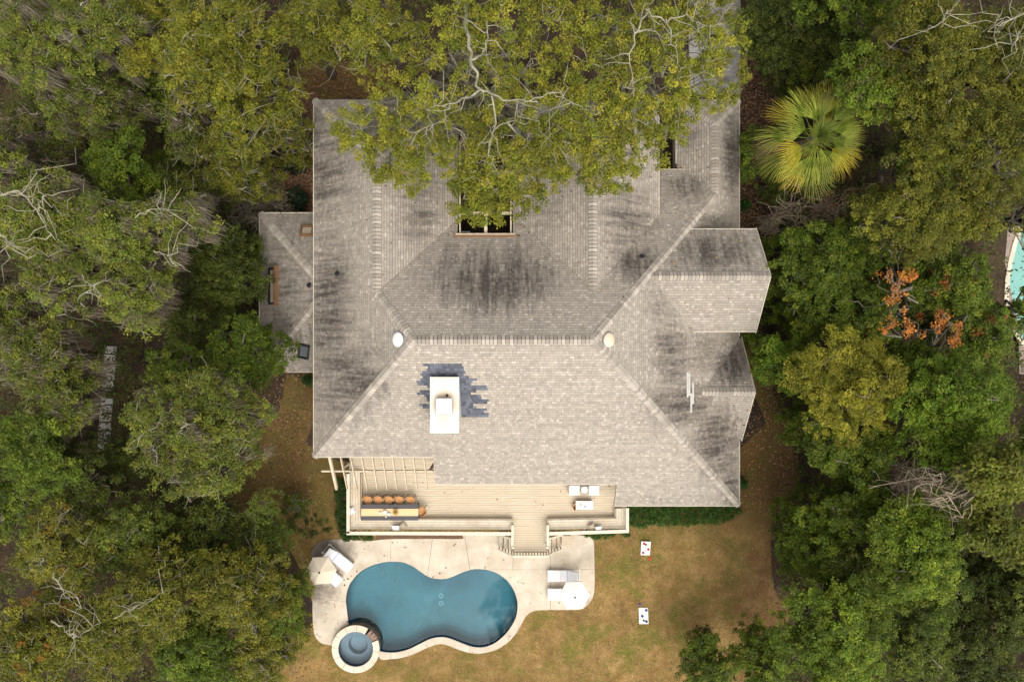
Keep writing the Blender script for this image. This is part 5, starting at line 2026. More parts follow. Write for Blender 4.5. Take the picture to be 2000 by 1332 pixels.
TREES = [
    # top left
    (60, 75, 112, 13, 'mossy', 'grey-green mossy oak filling the top left corner', {}),
    (215, 70, 85, 12, 'mossy', 'mossy oak between the top left corner and the golden-green tree', {'moss': .6}),
    (268, 85, 62, 12.4, 'yellow', 'golden-green tree near the top left, left of the branching oak', {'cmul': .85}),
    (405, 65, 130, 14, 'olive', 'pale-branched olive oak at the top, left of the house', {}),
    (380, 165, 70, 12.5, 'olive', 'olive oak with forked grey limbs just below the topmost left oak', {'cmul': .95}),
    (600, 40, 85, 12, 'olive', 'olive oak at the top edge, left of the brown grass patch', {'cmul': .82}),
    (730, 55, 100, 13, 'olive', 'twiggy olive oak at the top edge, just left of the largest oak', {}),
    (530, 175, 75, 11, 'olive', 'olive oak bordering the brown grass patch at the north-west of the house', {'cmul': .8}),
    (470, 235, 85, 11.5, 'olive', 'olive oak a little left of the leaf-strewn bed', {'cmul': .85}),
    (545, 245, 55, 9.5, 'olive', 'small oak with bare twigs leaning over the leaf-strewn bed', {'cmul': .72}),
    (265, 160, 70, 9.5, 'green', 'deep green tree beneath the golden-green tree', {'cmul': .8}),
    (165, 195, 95, 11, 'mossy', 'mossy tree left of the deep green tree, near the left edge', {'cmul': .75, 'moss': .9}),
    (370, 250, 75, 10, 'mossy', 'dull green mossy tree in the middle of the left wood, above the round tree', {'cmul': .72, 'moss': .8}),
    (445, 310, 80, 10, 'olive', 'olive tree left of the dark shrubs by the house wall', {'cmul': .72}),
    (225, 325, 85, 10.5, 'green', 'round fresh green tree standing among the mossy oaks on the left', {'cmul': 1.05}),
    (60, 255, 95, 9, 'mossy', 'dim mossy tree at the left edge below the corner oak', {'cmul': .55, 'moss': 1.3}),
    (330, 385, 80, 9, 'mossy', 'grey-green tree below the round fresh green tree', {'cmul': .7, 'moss': .5}),
    # left middle
    (70, 430, 105, 14, 'mossy', 'bright mossy oak with white bare branches at the left edge', {'cmul': 1.1, 'toplimbs': (([(-10, 385, 14.2), (40, 372, 14.3), (75, 415, 14.3), (110, 470, 13.8)], .13, .04), ([(0, 460, 14.1), (30, 480, 14.1), (55, 505, 13.8)], .08, .03), ([(75, 415, 14.3), (90, 375, 14.1)], .06, .03))}),
    (215, 470, 110, 14, 'mossy', 'broad mossy oak with bleached twigs left of the dark tree', {'cmul': 1.05, 'toplimbs': (([(265, 425, 14.1), (300, 408, 14.1), (330, 412, 13.9)], .07, .03), ([(160, 540, 14.0), (185, 560, 14.0), (150, 585, 13.7)], .08, .03), ([(300, 490, 14.0), (325, 500, 13.9), (345, 520, 13.6)], .07, .03))}),
    (255, 575, 85, 13.5, 'mossy', 'mossy oak above the gap with the pale stepping slabs', {'cmul': 1.05}),
    (335, 430, 70, 13.2, 'mossy', 'mossy oak spur reaching towards the lower west roof', {'cmul': .95, 'moss': 1.2}),
    (110, 560, 75, 13, 'mossy', 'mossy oak at the left edge just below the white-branched one', {'cmul': .95}),
    (430, 520, 92, 8, 'dark', 'dark green tree beside the lower west roof', {}),
    (470, 690, 78, 10, 'green', 'mid green tree touching the south-west corner of the lower roof', {'cmul': .9}),
    (385, 640, 60, 8, 'dark', 'dark tree hollow between the mossy oak and the mid green tree', {'cmul': .8}),
    (372, 850, 138, 14, 'mossy', 'big light green oak with grey moss left of the brown dirt yard', {'cmul': 1.0, 'moss': .7}),
    (338, 715, 60, 10, 'green', 'green tree right of the pale stepping slabs', {'cmul': .75}),
    (60, 690, 95, 12, 'mossy', 'shaggy grey-mossed tree on the left edge, left of the stepping slabs', {'cmul': .8, 'moss': 2.0}),
    (112, 790, 74, 11, 'mossy', 'mossy tree just left of the lower stepping slabs', {'cmul': .85, 'moss': 1.4}),
    (50, 880, 100, 12, 'green', 'green tree on the left edge below the shaggy mossed one', {'cmul': .9}),
    (150, 930, 75, 9, 'dark', 'dark tree right of the left-edge green tree, under the mossy oak', {'cmul': .9}),
    # lower left
    (95, 1080, 100, 10.5, 'olive', 'thin-leaved olive tree with yellowing leaves at the lower left edge', {'cmul': 0.96, 'bare': .25, 'mix': (.05, (.32, .17, .02))}),
    (235, 1050, 95, 9, 'dark', 'dark thin-leaved tree below the big light green oak', {'cmul': 1.47, 'bare': .2}),
    (375, 1050, 95, 7.5, 'dark', 'darkest low tree in the shade south of the big light green oak', {'bare': .2}),
    (505, 1035, 75, 7, 'dark', 'sparse dark tree by the brown dirt yard, left of the pool umbrella', {'cmul': 1.41, 'bare': .3}),
    (575, 990, 32, 3.2, 'green', 'small leaning sapling in the yard left of the deck', {'cmul': 0.77, 'bare': .45}),
    (290, 1170, 105, 10.5, 'olive', 'olive tree with crooked bare limbs in the lower left wood', {'toplimbs': (([(105, 1120, 10.6), (120, 1150, 10.7), (150, 1165, 10.7), (165, 1190, 10.4)], .09, .03), ([(225, 1205, 10.6), (275, 1178, 10.6), (330, 1150, 10.2)], .07, .02)), 'cmul': 0.90, 'bare': .3}),
    (465, 1165, 105, 9.5, 'olive', 'yellow-green tree in the wood left of the pool', {'cmul': 0.79, 'bare': .15}),
    (535, 1205, 55, 7.5, 'green', 'green tree leaning over the left rim of the pool terrace', {'cmul': 1.02}),
    (190, 1250, 100, 10.5, 'olive', 'olive tree with a pale crooked trunk near the lower left corner', {'toplimbs': (([(100, 1215, 10.3), (135, 1235, 10.6), (160, 1240, 10.6), (195, 1215, 10.4)], .11, .04), ([(138, 1270, 10.2), (140, 1240, 10.6)], .08, .05)), 'cmul': 0.96, 'bare': .25}),
    (60, 1265, 110, 11, 'olive', 'yellow-olive tree in the bottom left corner', {'cmul': 0.84, 'bare': .1, 'mix': (.05, (.30, .14, .02))}),
    (360, 1290, 95, 9, 'green', 'green tree at the bottom edge left of the lawn', {'cmul': 0.96}),
    (505, 1290, 75, 8, 'olive', 'low olive tree at the bottom edge nearest the hot tub', {'cmul': 0.87}),
    # right side, top
    (1560, 35, 105, 7.5, 'dark', 'dim dark green tree at the top edge right of the house', {'cmul': 1.0}),
    (1650, 90, 70, 8, 'dark', 'dark tree right of the dim one at the top edge', {'cmul': 1.0}),
    (1590, 165, 45, 6.5, 'green', 'small green tree above the palm', {'cmul': .9}),
    (1730, 150, 92, 12.5, 'green', 'oak with scattered grey twigs up and right of the palm', {'cmul': 1.15, 'mix': (.25, (.12, .12, .025))}),
    (1840, 75, 110, 14, 'oakgreen', 'olive oak near the top right corner', {'cmul': .92}),
    (1970, 90, 95, 13.5, 'oakgreen', 'oak with thick pale limbs in the top right corner', {'toplimbs': (([(2010, 20, 13.6), (1970, 45, 13.8), (1930, 60, 13.7)], .13, .05), ([(1990, 60, 13.7), (1975, 100, 13.5)], .09, .04), ([(1850, 20, 13.9), (1838, 50, 13.9)], .06, .03)), 'cmul': .92}),
    (1850, 225, 105, 13, 'oakgreen', 'broad oak right of the palm with dark gaps between limbs', {'cmul': .95}),
    (1965, 260, 95, 13, 'oakgreen', 'oak against the right edge, level with the palm', {'cmul': .92}),
    (1795, 315, 72, 11.5, 'green', 'green oak between the palm and the right-edge oaks', {'cmul': 1.05, 'mix': (.3, (.11, .115, .022))}),
    (1480, 295, 48, 4.8, 'green', 'small bushy tree pressed against the east eave, left of the palm', {'cmul': 1.0}),
    (1530, 350, 45, 4.2, 'dark', 'dark bushy tree under the left side of the palm', {'cmul': 1.2}),
    (1790, 420, 100, 12, 'oakgreen', 'olive-green oak below the palm level, above the orange-leaved tree', {'cmul': .92}),
    (1905, 385, 90, 11.5, 'oakgreen', 'olive oak just above the neighbouring turquoise pool', {'cmul': .92}),
    # right middle
    (1600, 510, 85, 9, 'green', 'glossy dark green tree right of the upper east gable', {'cmul': .85}),
    (1690, 600, 85, 9.5, 'green', 'deep green tree just left of the orange-leaved tree', {'cmul': .9}),
    (1592, 612, 54, 8, 'green', 'green tree opposite the foot of the upper east gable', {'cmul': .9}),
    (1765, 570, 50, 11, 'orange', 'sparse tree with bright orange leaves in the right wood', {'lobes': [(1733, 540, 15, 10.8), (1762, 548, 20, 11), (1748, 575, 18, 10.9), (1780, 580, 20, 11), (1760, 598, 16, 10.7), (1785, 540, 12, 10.6), (1748, 632, 18, 10.5), (1772, 645, 18, 10.5), (1735, 655, 13, 10.2), (1795, 655, 11, 10.3)]}),
    (1845, 640, 42, 10.4, 'orange', 'smaller rust-orange twiggy tree right of the bright orange one', {'cmul': .8, 'lobes': [(1828, 660, 15, 10.2), (1850, 640, 18, 10.4), (1868, 655, 15, 10.3), (1845, 620, 14, 10.3), (1860, 675, 12, 10.0), (1880, 635, 11, 10.2)]}),
    (1870, 555, 80, 9.3, 'green', 'green tree with reddish leaves beside the neighbouring pool', {'cmul': .95, 'mix': (.06, (.28, .09, .03))}),
    (1930, 650, 70, 9.5, 'green', 'green tree in the right wood below the neighbouring pool', {'cmul': .9, 'mix': (.06, (.30, .12, .03))}),
    (1545, 700, 62, 8, 'bright', 'bright green tree opposite the lower east gable', {'cmul': .85}),
    (1675, 752, 116, 11, 'yellow', 'mustard-yellow tree in the middle of the right wood', {'cmul': .95}),
    (1800, 710, 65, 9, 'green', 'mid green tree between the mustard and rust-orange trees', {'cmul': .95}),
    (1895, 800, 115, 12, 'bright', 'broad lime green tree at the right edge, below the orange trees', {'cmul': .9}),
    (1632, 850, 68, 8.5, 'green', 'green tree below the mustard tree, by the earth path', {'cmul': .9}),
    (1700, 890, 75, 9, 'green', 'green tree left of the pale bare brush', {'cmul': .9}),
    (1965, 930, 72, 14, 'pine', 'light yellow-green pine on the right edge', {'cmul': .8}),
    (1955, 1040, 60, 13, 'pine', 'second pine on the right edge, below the larger one', {'cmul': .72}),
    (2008, 615, 48, 8.5, 'green', 'green tree overhanging the neighbouring turquoise pool', {}),
    # lower right
    (1612, 1075, 86, 7.5, 'green', 'green tree at the right border of the lawn, level with the pool', {'cmul': .95}),
    (1808, 1075, 105, 11.5, 'green', 'broad leafy green tree in the lower right wood', {'cmul': 1.15}),
    (1700, 1000, 75, 9.5, 'green', 'green tree between the two broad ones in the lower right wood', {'cmul': .85}),
    (1680, 1130, 75, 8.5, 'dark', 'darker tree under the broad leafy one at the lower right', {'cmul': 1.3}),
    (1830, 1160, 75, 10, 'green', 'green tree below the broad leafy one at the lower right', {'cmul': .85}),
    (1645, 1255, 118, 11, 'green', 'large green tree at the bottom edge right of the lawn', {'cmul': 1.1}),
    (1800, 1275, 85, 9, 'dark', 'grey-green tree at the bottom edge right of the large one', {'cmul': 1.35}),
    (1385, 1305, 55, 5.5, 'green', 'small green bush-like tree at the bottom edge of the lawn', {'cmul': .8}),
    (1500, 1300, 62, 6.5, 'green', 'green tree at the bottom edge between the lawn bush and the large tree', {'cmul': .95}),
    (1950, 1150, 85, 7, 'dark', 'shadowy tree on the right edge below the pines', {'cmul': .8}),
    (1930, 1290, 85, 8, 'dark', 'dark tree in the bottom right corner', {'cmul': .9}),
    (1860, 920, 55, 7, 'dark', 'dark tree behind the pale bare brush', {'cmul': .8}),
    (1830, 500, 60, 8, 'dark', 'shaded tree between the olive oak and the orange-leaved tree', {'cmul': 1.0}),
    (1680, 480, 70, 8.5, 'green', 'green tree right of the bare twigs under the palm', {'cmul': .85}),
    # beyond the frame, so that the wood goes on
    (-60, 350, 110, 12, 'mossy', 'mossy oak beyond the left edge', {'lscale': .6}),
    (-70, 600, 110, 12, 'mossy', 'second mossy oak beyond the left edge', {'lscale': .6}),
    (-60, 980, 110, 11, 'green', 'green tree beyond the left edge', {'lscale': .6}),
    (2060, 420, 80, 11, 'olive', 'olive oak beyond the right edge', {'lscale': .6}),
    (2070, 900, 90, 12, 'green', 'green tree beyond the right edge', {'lscale': .6}),
    (2070, 1200, 100, 9, 'dark', 'dark tree beyond the right edge', {'lscale': .6}),
    (300, -60, 110, 12, 'olive', 'olive oak beyond the top edge', {'lscale': .6}),
    (1700, -60, 110, 11, 'green', 'green tree beyond the top edge', {'lscale': .6}),
    (2070, 150, 100, 13, 'olive', 'oak beyond the top right corner', {'lscale': .6}),
]
for (a, b, r, z, sp, lb, kw) in TREES:
    make_tree(a, b, r * (1.04 if a < 800 else 1.12), z, sp, lb, **kw)
# a tall tree south of the frame, seen only as a dark shape in the pool
make_tree(955, 1900, 120, 21, 'dark', 'tall tree south of the pool, mirrored in the water', nl=9, lobes=[(930, 2010, 55, 20), (985, 2060, 60, 21), (960, 1920, 60, 18.5), (910, 1860, 50, 17), (1010, 1880, 50, 17.5), (960, 1800, 45, 15.5), (1000, 1990, 50, 19.5)])

# ------------------------------------------------------------------ palm
px_, py_ = 1593, 268
zc = 8.3
x, y_ = P(px_, py_, zc)
palm = thing('palm_tree', 'yellow-green fan palm right of the house', 'palm tree', (x, y_, 0))
O('trunk', MB().lathe(0, 0, [(.26, 0), (.2, .6), (.19, 4), (.21, 7.2), (.27, 7.9), (.15, 8.3)], 12), M['bark'], palm)


def fan_mesh(name, rng, c1, c2, spread=47, nseg=21, blade=1.5, droop=.28, pet=1.12):
    """a costapalmate leaf along +x: petiole, then a fan of folded, drooping segments"""
    mb = MB()
    cols = []
    v, q = tube_np(np.array([(0, 0, 0), (pet * .5, 0, .10), (pet, 0, .12)]), np.array((.028, .02, .014)), 4)
    mb.add(v.tolist(), [tuple(t) for t in q.tolist()])
    cols += [tuple(np.array(c1) * .9)] * len(q)
    for i in range(nseg):
        a = R(-spread + 2 * spread * (i + .5) / nseg)
        ln = blade * (1 - .30 * (abs(a) / R(spread)) ** 2) * rng.uniform(.88, 1.08)
        d = np.array((math.cos(a), math.sin(a)))
        s = np.array((-d[1], d[0]))
        dr = droop * rng.uniform(.6, 1.5)
        p0 = np.array((pet + .0, 0, .12))
        w1, w2 = .021 * ln / blade, .015
        fold = .018 * (1 if i % 2 else -1)
        pts = [p0, p0 + np.array((*(d * ln * .45), .05 - dr * .10 + fold)), p0 + np.array((*(d * ln * .8), .02 - dr * .42)), p0 + np.array((*(d * ln), -dr * 1.0))]
        ws = (.006, w1, w2, .003)
        b = len(mb.v)
        for p, w_ in zip(pts, ws):
            mb.v.append((p[0] - s[0] * w_, p[1] - s[1] * w_, p[2]))
            mb.v.append((p[0] + s[0] * w_, p[1] + s[1] * w_, p[2]))
        f = rng.uniform(.75, 1.25)
        for k in range(3):
            mb.f.append((b + 2 * k, b + 2 * k + 2, b + 2 * k + 3, b + 2 * k + 1))
            t = k / 2
            cols.append(tuple((np.array(c1) * (1 - t) + np.array(c2) * t) * f))
    me = bpy.data.meshes.new(name)
    me.from_pydata(mb.v, [], mb.f)
    at = me.attributes.new('col', 'FLOAT_VECTOR', 'FACE')
    at.data.foreach_set('vector', np.array(cols, np.float32).ravel())
    me.materials.append(M['leaf'])
    return me


rg = np.random.default_rng(3)
GR = [fan_mesh('frond', rg, tuple(np.array((.20, .27, .035)) * f), tuple(np.array((.36, .38, .06)) * f)) for f in (.72, 1.0, 1.2)]
YE = [fan_mesh('frond', rg, (.36, .33, .03), (.50, .38, .04)) for _ in range(2)]
BR = [fan_mesh('frond', rg, (.20, .13, .075), (.24, .16, .10), droop=.7) for _ in range(2)]
SM = [fan_mesh('frond', rg, (.15, .21, .035), (.22, .26, .05), spread=46, blade=1.15, pet=.6, droop=.12, nseg=18) for _ in range(2)]
k = 0
for ring, (cnt, el0, zz_, sc) in enumerate(((7, 62, 8.3, .85), (9, 40, 8.2, .92), (12, 16, 8.1, 1.02), (13, -10, 7.95, 1.08))):
    for i in range(cnt):
        me = GR[(i * 2 + ring) % 3] if ring else SM[i % 2]
        if ring == 2 and i % 4 == 1:
            me = YE[i % 2]
        if ring == 3:
            me = (YE[0], GR[0], YE[1], GR[2], BR[0], GR[1])[i % 6]
        az = 6.2832 * (i + .5 * (ring % 2)) / cnt + rg.normal() * .13 + ring * .4
        el = R(el0 + rg.normal() * 8)
        o = link('frond', me, None, palm)
        m = Matrix.Rotation(az, 4, 'Z') @ Matrix.Rotation(-el, 4, 'Y') @ Matrix.Rotation(rg.normal() * .30, 4, 'X') @ Matrix.Scale(rg.uniform(.95, 1.15) * sc, 4)
        o.matrix_local = Matrix.Translation((0, 0, zz_)) @ m

# ------------------------------------------------------------------ bare brush, shrubs, hedges
def bare_bush(px, py, rp, zt, label, col, n=60, lean=(0, 0), leaves=None, name='bare_shrub'):
    rng = np.random.default_rng(int(px + py))
    zc_ = zt * .7
    x, y_ = P(px, py, zc_)
    Rm = rp * (CAMZ - zc_) / FPX
    t = thing(name, label, 'shrub', (x, y_, 0))
    vs_, qs_, off = [], [], 0
    ends = []
    for k in range(n):
        a = rng.uniform(0, 6.28)
        r = Rm * math.sqrt(rng.random())
        e = np.array((r * math.cos(a) + lean[0], r * math.sin(a) + lean[1], zt * rng.uniform(.55, 1.0)))
        s = np.array((rng.normal() * .12, rng.normal() * .12, 0 if k < 12 else zt * rng.uniform(.2, .5)))
        tp = bend(s, e, rng, 6, .22, arch=.3)
        v, q = tube_np(tp, np.linspace(.030, .010, 6), 4)
        vs_.append(v)
        qs_.append(q + off)
        off += len(v)
        for _ in range(5):
            a2 = tp[rng.integers(2, 6)]
            e2 = a2 + rng.normal(size=3) * np.array((.42, .42, .2))
            v, q = tube_np(bend(a2, e2, rng, 3, .3), np.array((.016, .011, .006)), 3)
            vs_.append(v)
            qs_.append(q + off)
            off += len(v)
            ends.append(e2)
    link('branches', mesh_np('branches', np.concatenate(vs_), np.concatenate(qs_)), col, t)
    if leaves:
        en = np.array(ends)
        en = en[rng.random(len(en)) < leaves[0]]
        v, q, c = leaves_np(en, np.full(len(en), .2), leaves[2], .11, np.repeat(np.array([leaves[1]]), len(en), 0), rng)
        link('leaf_spray', mesh_np('leaf_spray', v, q, c), M['leaf'], t, 'stuff')
    return t


bare_bush(1545, 410, 50, 4.5, 'tangle of bare pale twigs below the palm, next to the east wall', M['bark_bare'], 34)
bare_bush(1625, 405, 45, 5.0, 'bare twigs with a few rusty leaves just under the palm', M['bark_bare'], 30, leaves=(.28, (.34, .12, .05), 9))
bare_bush(1800, 945, 42, 12.5, 'pale straw-coloured bare brush in the right wood', M['bark_bare'], 60)
bare_bush(1838, 978, 26, 12.0, 'small fringe of bare twigs beside the pale straw brush', M['bark_bare'], 30)
bare_bush(520, 390, 60, 3.2, 'brown leafless thicket left of the dark shrubs by the wall', M['bark'], 60, leaves=(.25, (.13, .10, .05), 8))
bare_bush(470, 410, 60, 4.0, 'brown leafless thicket above the lower west roof', M['bark'], 50, leaves=(.25, (.12, .10, .045), 8))
bare_bush(1505, 440, 22, 2.2, 'low bare twigs at the corner of the upper east gable', M['bark_bare'], 24)


def shrub(px, py, rp, zt, c, label, name='shrub', nclump=None, L=.12):
    rng = np.random.default_rng(int(px * 3 + py))
    x, y_ = P(px, py, zt * .6)
    Rm = rp * (CAMZ - zt * .6) / FPX
    t = thing(name, label, 'shrub', (x, y_, 0))
    n = nclump or int(Rm * Rm * 40 + 12)
    d = rng.normal(size=(n, 3))
    d /= np.linalg.norm(d, axis=1)[:, None]
    d[:, 2] = np.abs(d[:, 2])
    p = d * rng.uniform(.4, 1, n)[:, None] * np.array((Rm, Rm, zt * .6)) + np.array((0, 0, zt * .4))
    v, q, cc = leaves_np(p, np.full(n, .22), 36, L, np.array(c)[None] * rng.uniform(.75, 1.25, n)[:, None], rng)
    link('crown', mesh_np('crown', v, q, cc), M['leaf'], t)
    st = MB()
    for k in range(5):
        a = rng.uniform(0, 6.28)
        st.tube([(0, 0, 0), (.3 * Rm * math.cos(a), .3 * Rm * math.sin(a), zt * .5), (.7 * Rm * math.cos(a), .7 * Rm * math.sin(a), zt * .85)], [.03, .02, .01], 4)
        O('stem', st, M['bark'], t) if k == 4 else None
    return t


shrub(577, 318, 27, 1.8, (.018, .040, .016), 'dark glossy shrub at the west wall, level with the timber stub')
shrub(580, 392, 26, 1.8, (.018, .040, .016), 'dark glossy shrub in the corner above the lower west roof')
shrub(602, 742, 10, 1.0, (.03, .07, .015), 'small green shrub tucked under the eave below the lower west roof')
shrub(1455, 400, 10, 1.2, (.035, .09, .015), 'narrow green shrub along the east wall above the upper gable')
shrub(1452, 945, 8, .7, (.035, .09, .015), 'narrow green shrub along the east wall near its south corner')


def hedge(pts, zt, c, label, dens=60, L=.09):
    """low planting filling a pixel polygon"""
    rng = np.random.default_rng(len(label))
    poly = poly_px(pts, zt * .7)
    xs, ys = [p[0] for p in poly], [p[1] for p in poly]
    area = (max(xs) - min(xs)) * (max(ys) - min(ys))
    n = int(area * dens)
    X, Y = rng.uniform(min(xs), max(xs), n), rng.uniform(min(ys), max(ys), n)
    k = inside_np(poly, X, Y)
    X, Y = X[k], Y[k]
    cx_, cy2 = float(np.mean(X)), float(np.mean(Y))
    t = thing('hedge', label, 'hedge', (cx_, cy2, 0))
    p = np.stack([X - cx_, Y - cy2, zt * rng.uniform(.55, 1.0, len(X)) * (1 + .25 * np.sin(X * 2.1) * np.sin(Y * 1.7))], 1)
    v, q, cc = leaves_np(p, np.full(len(X), .16), 24, L, np.array(c)[None] * rng.uniform(.7, 1.3, len(X))[:, None], rng)
    link('foliage', mesh_np('foliage', v, q, cc), M['leaf'], t)
    stm = MB()
    for i in range(0, len(X), 14):
        stm.tube([(p[i, 0], p[i, 1], 0), (p[i, 0] + .03, p[i, 1], p[i, 2])], [.012, .006], 4)
    O('stems', stm, M['bark_dark'], t, kind='stuff')
    return t


hedge([(1228, 985), (1444, 985), (1447, 1000), (1432, 1012), (1400, 1021), (1330, 1025), (1228, 1027)], .55, (.045, .10, .012), 'low dark green hedge along the south wall right of the deck')
hedge([(655, 935), (678, 935), (680, 1046), (664, 1046), (656, 1010)], .55, (.035, .075, .012), 'low green hedge along the left side of the deck')
hedge([(664, 1040), (728, 1042), (724, 1056), (700, 1054), (672, 1055)], .45, (.045, .095, .014), 'low green planting below the front left corner of the deck')
hedge([(1136, 1036), (1228, 1034), (1228, 1046), (1180, 1051), (1150, 1050)], .4, (.045, .10, .014), 'low green planting under the front right corner of the deck')
hedge([(560, 985), (655, 1020), (650, 1040), (600, 1050), (560, 1030)], .22, (.055, .085, .015), 'thin creeping weeds in the grass left of the deck', dens=12)

# ------------------------------------------------------------------ undergrowth, fallen leaves, grass
CLEAR = poly_px([(585, 120), (770, 120), (800, 60), (1000, 40), (1470, 40), (1500, 210), (1490, 420), (1530, 480), (1530, 650), (1475, 680), (1490, 760), (1555, 880), (1550, 990), (1505, 1020), (1510, 1150), (1540, 1200), (1430, 1420), (560, 1420), (545, 1290),
                 (600, 1180), (570, 1070), (470, 1010), (450, 950), (500, 860), (548, 760), (500, 735), (498, 410), (560, 400), (560, 290), (590, 190)])
rng = np.random.default_rng(77)
n = 22000
X, Y = rng.uniform(-38, 38, n), rng.uniform(-26, 26, n)
k = ~inside_np(CLEAR, X, Y) & ~inside_np(grow(npool, .9), X, Y) & ~inside_np(poly_px([(1940, 440), (2200, 380), (2200, 770), (1970, 740), (1940, 560)]), X, Y)
k &= ~((np.abs(X - P(214, 0)[0]) < .75) & (np.abs(Y - P(0, 770)[1]) < 3.4))
k &= (np.sin(X * .9 + 2 * np.sin(Y * .6)) + np.sin(Y * .8 + 1.5 * np.sin(X * .7))) > -1.0
X, Y = X[k], Y[k]
p = np.stack([X, Y, rng.uniform(.2, 3.2, len(X)) ** 1.1], 1)
pal = np.array([(.070, .100, .015), (.095, .125, .017), (.11, .105, .024), (.10, .075, .03)])
v, q, c = leaves_np(p, rng.uniform(.35, .75, len(X)), 20, .17, pal[rng.integers(0, 4, len(X))], rng)
NLEAF[0] += len(q)
ob = link('undergrowth', mesh_np('undergrowth', v, q, c), M['leaf'], None, 'stuff')


def scatter_flat(name, polys, n, size, cols, mt, z=(.012, .03), seed=1, edge=None):
    rng = np.random.default_rng(seed)
    P_, C_ = [], []
    for poly, m in polys:
        pl = poly_px(poly)
        xs, ys = [a[0] for a in pl], [a[1] for a in pl]
        X, Y = rng.uniform(min(xs), max(xs), m), rng.uniform(min(ys), max(ys), m)
        k = inside_np(pl, X, Y)
        P_.append(np.stack([X[k], Y[k]], 1))
    p = np.concatenate(P_)
    k = ~inside_np(grow(DECKP, .05), p[:, 0], p[:, 1]) & ~inside_np(grow(npool, .5), p[:, 0], p[:, 1])
    p = p[k]
    N = len(p)
    p3 = np.concatenate([p, rng.uniform(z[0], z[1], N)[:, None]], 1)
    cols = np.array(cols)
    v, q, c = leaves_np(p3, np.full(N, .001), 1, size, cols[rng.integers(0, len(cols), N)], rng, up=1.3)
    return link(name, mesh_np(name, v, q, c), mt, None, 'stuff')


scatter_flat('fallen_leaves', [([(545, 180), (615, 180), (615, 300), (570, 290), (540, 240)], 9000), ([(540, 330), (612, 330), (612, 415), (505, 415)], 5000), ([(1440, 40), (1520, 40), (1530, 460), (1440, 460)], 6000),
                               ([(1440, 620), (1490, 640), (1560, 900), (1520, 1010), (1440, 1000)], 1300), ([(480, 720), (615, 720), (640, 1000), (470, 1010)], 1600), ([(580, 120), (780, 120), (780, 195), (580, 195)], 1500), ([(1480, 640), (1560, 880), (1545, 990), (1500, 900)], 1600)], 0, .12,
             [(.20, .105, .055), (.26, .14, .08), (.14, .07, .04), (.10, .06, .035), (.30, .19, .11)], M['litter'], seed=5)
scatter_flat('wood_litter', [([(-40, -40), (600, -40), (600, 1360), (-40, 1360)], 16000), ([(1480, -40), (2040, -40), (2040, 1360), (1500, 1360)], 12000)], 0, .12, [(.11, .06, .035), (.08, .045, .028), (.06, .04, .024)], M['litter'], seed=15)
scatter_flat('yellow_leaves', [([(1440, 640), (1480, 640), (1560, 880), (1550, 1000), (1440, 1000)], 220), ([(480, 740), (600, 740), (640, 1000), (470, 1010)], 60)], 0, .085, [(.5, .34, .04), (.45, .26, .05)], M['litter'], seed=8)


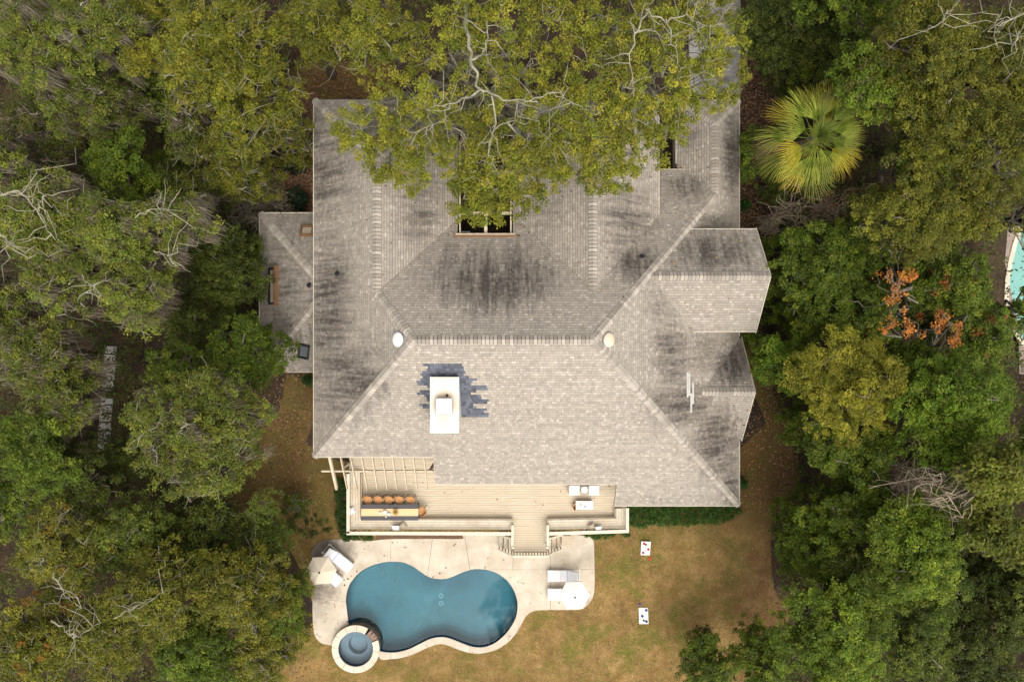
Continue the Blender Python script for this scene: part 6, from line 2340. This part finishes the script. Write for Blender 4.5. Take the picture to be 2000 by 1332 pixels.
def grass_blades(n, seed=4):
    rng = np.random.default_rng(seed)
    xs, ys = [a[0] for a in LAWN], [a[1] for a in LAWN]
    X, Y = rng.uniform(max(min(xs), -19), min(max(xs), 20), n), rng.uniform(max(min(ys), -23), 18, n)
    k = inside_np(LAWN, X, Y) & ~inside_np(grow(DECKP, .03), X, Y)
    k &= ~((X > XL - .2) & (X < XR + .2) & (Y > PY(1042, 0)) & (Y < -5)) & ~((X > -10.6) & (X < 13) & (Y > -9.3) & (Y < 13.4)) & ~(np.hypot(X - SPA_C[0], Y - SPA_C[1]) < SPA_R + .05)
    X, Y = X[k], Y[k]
    N = len(X)
    g = np.sin(X * .8 + 2 * np.sin(Y * .45)) * np.sin(Y * .7 + 1.3 * np.sin(X * .5))
    pal = np.array([(.38, .27, .10), (.30, .20, .065), (.21, .135, .05), (.17, .17, .04)])
    ci = rng.choice(4, N, p=[.36, .34, .16, .14])
    ci = np.where((g > .45) & (rng.random(N) < .45), 3, ci)
    c = pal[ci] * rng.uniform(.75, 1.25, N)[:, None]
    margin = np.clip((X - 13.0) / 3, 0, 1) + np.clip((Y + 12.5) / 3, 0, 1)  # browner, sparser blades where the lawn sheet turns earthy
    c = c * (1 - .45 * np.clip(margin, 0, 1))[:, None] * np.where(margin[:, None] > .3, np.array((1., .9, .85)), 1.)
    keep = rng.random(N) > .55 * np.clip(margin, 0, 1)
    X, Y, c = X[keep], Y[keep], c[keep]
    N = len(X)
    a = rng.uniform(0, 6.28, N)
    h = rng.uniform(.03, .09, N)
    ln = rng.uniform(.03, .11, N)
    w_ = .014
    b0 = np.stack([X - w_ * np.sin(a), Y + w_ * np.cos(a), np.full(N, .004)], 1)
    b1 = np.stack([X + w_ * np.sin(a), Y - w_ * np.cos(a), np.full(N, .004)], 1)
    tp = np.stack([X + ln * np.cos(a), Y + ln * np.sin(a), h], 1)
    v = np.stack([b0, b1, tp], 1).reshape(-1, 3)
    q = np.arange(3 * N).reshape(-1, 3)
    return link('grass', mesh_np('grass', v, q, c), M['litter'], None, 'stuff')


# a few leaves on the terrace, the deck and the roof
rng = np.random.default_rng(31)
pts_ = []
while len(pts_) < 110:
    x, y_ = P(rng.uniform(605, 1165), rng.uniform(1043, 1290), DK)
    if inside(DECKP, x, y_) and not inside(OPEN, x, y_) and rng.random() < (1.0 if x < -9 else .35):
        pts_.append((x, y_, DK + .012))
for _ in range(40):
    pts_.append((rng.uniform(XL + .7, XR), rng.uniform(YB + .8, -6.5), DZ + .012))
for _ in range(420):
    nm, pl = ROOF[rng.integers(0, len(ROOF))]
    f = plane(*PL[nm])
    wt = rng.dirichlet(np.ones(len(pl)) * .7)
    x, y_ = (np.array(pl) * wt[:, None]).sum(0)
    if nm != 'S':
        pts_.append((x, y_, f(x, y_) + .05))
pts_ = np.array(pts_)
cl_ = np.array([(.20, .11, .05), (.14, .08, .045), (.28, .19, .07), (.09, .06, .04)])
v, q, c = leaves_np(pts_, np.full(len(pts_), .001), 1, .11, cl_[rng.integers(0, 4, len(pts_))], rng, up=1.4)
link('stray_leaves', mesh_np('stray_leaves', v, q, c), M['litter'], None, 'stuff')
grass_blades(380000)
scatter_flat('lawn_leaves', [([(600, 1050), (1560, 1000), (1540, 1340), (560, 1340)], 520), ([(1380, 1000), (1560, 900), (1550, 1340), (1400, 1340)], 700)], 0, .085, [(.22, .12, .06), (.30, .19, .10), (.14, .08, .045), (.36, .28, .14)], M['litter'], seed=21)
print('LEAVES', NLEAF[0], 'OBJ', len(SC.objects))
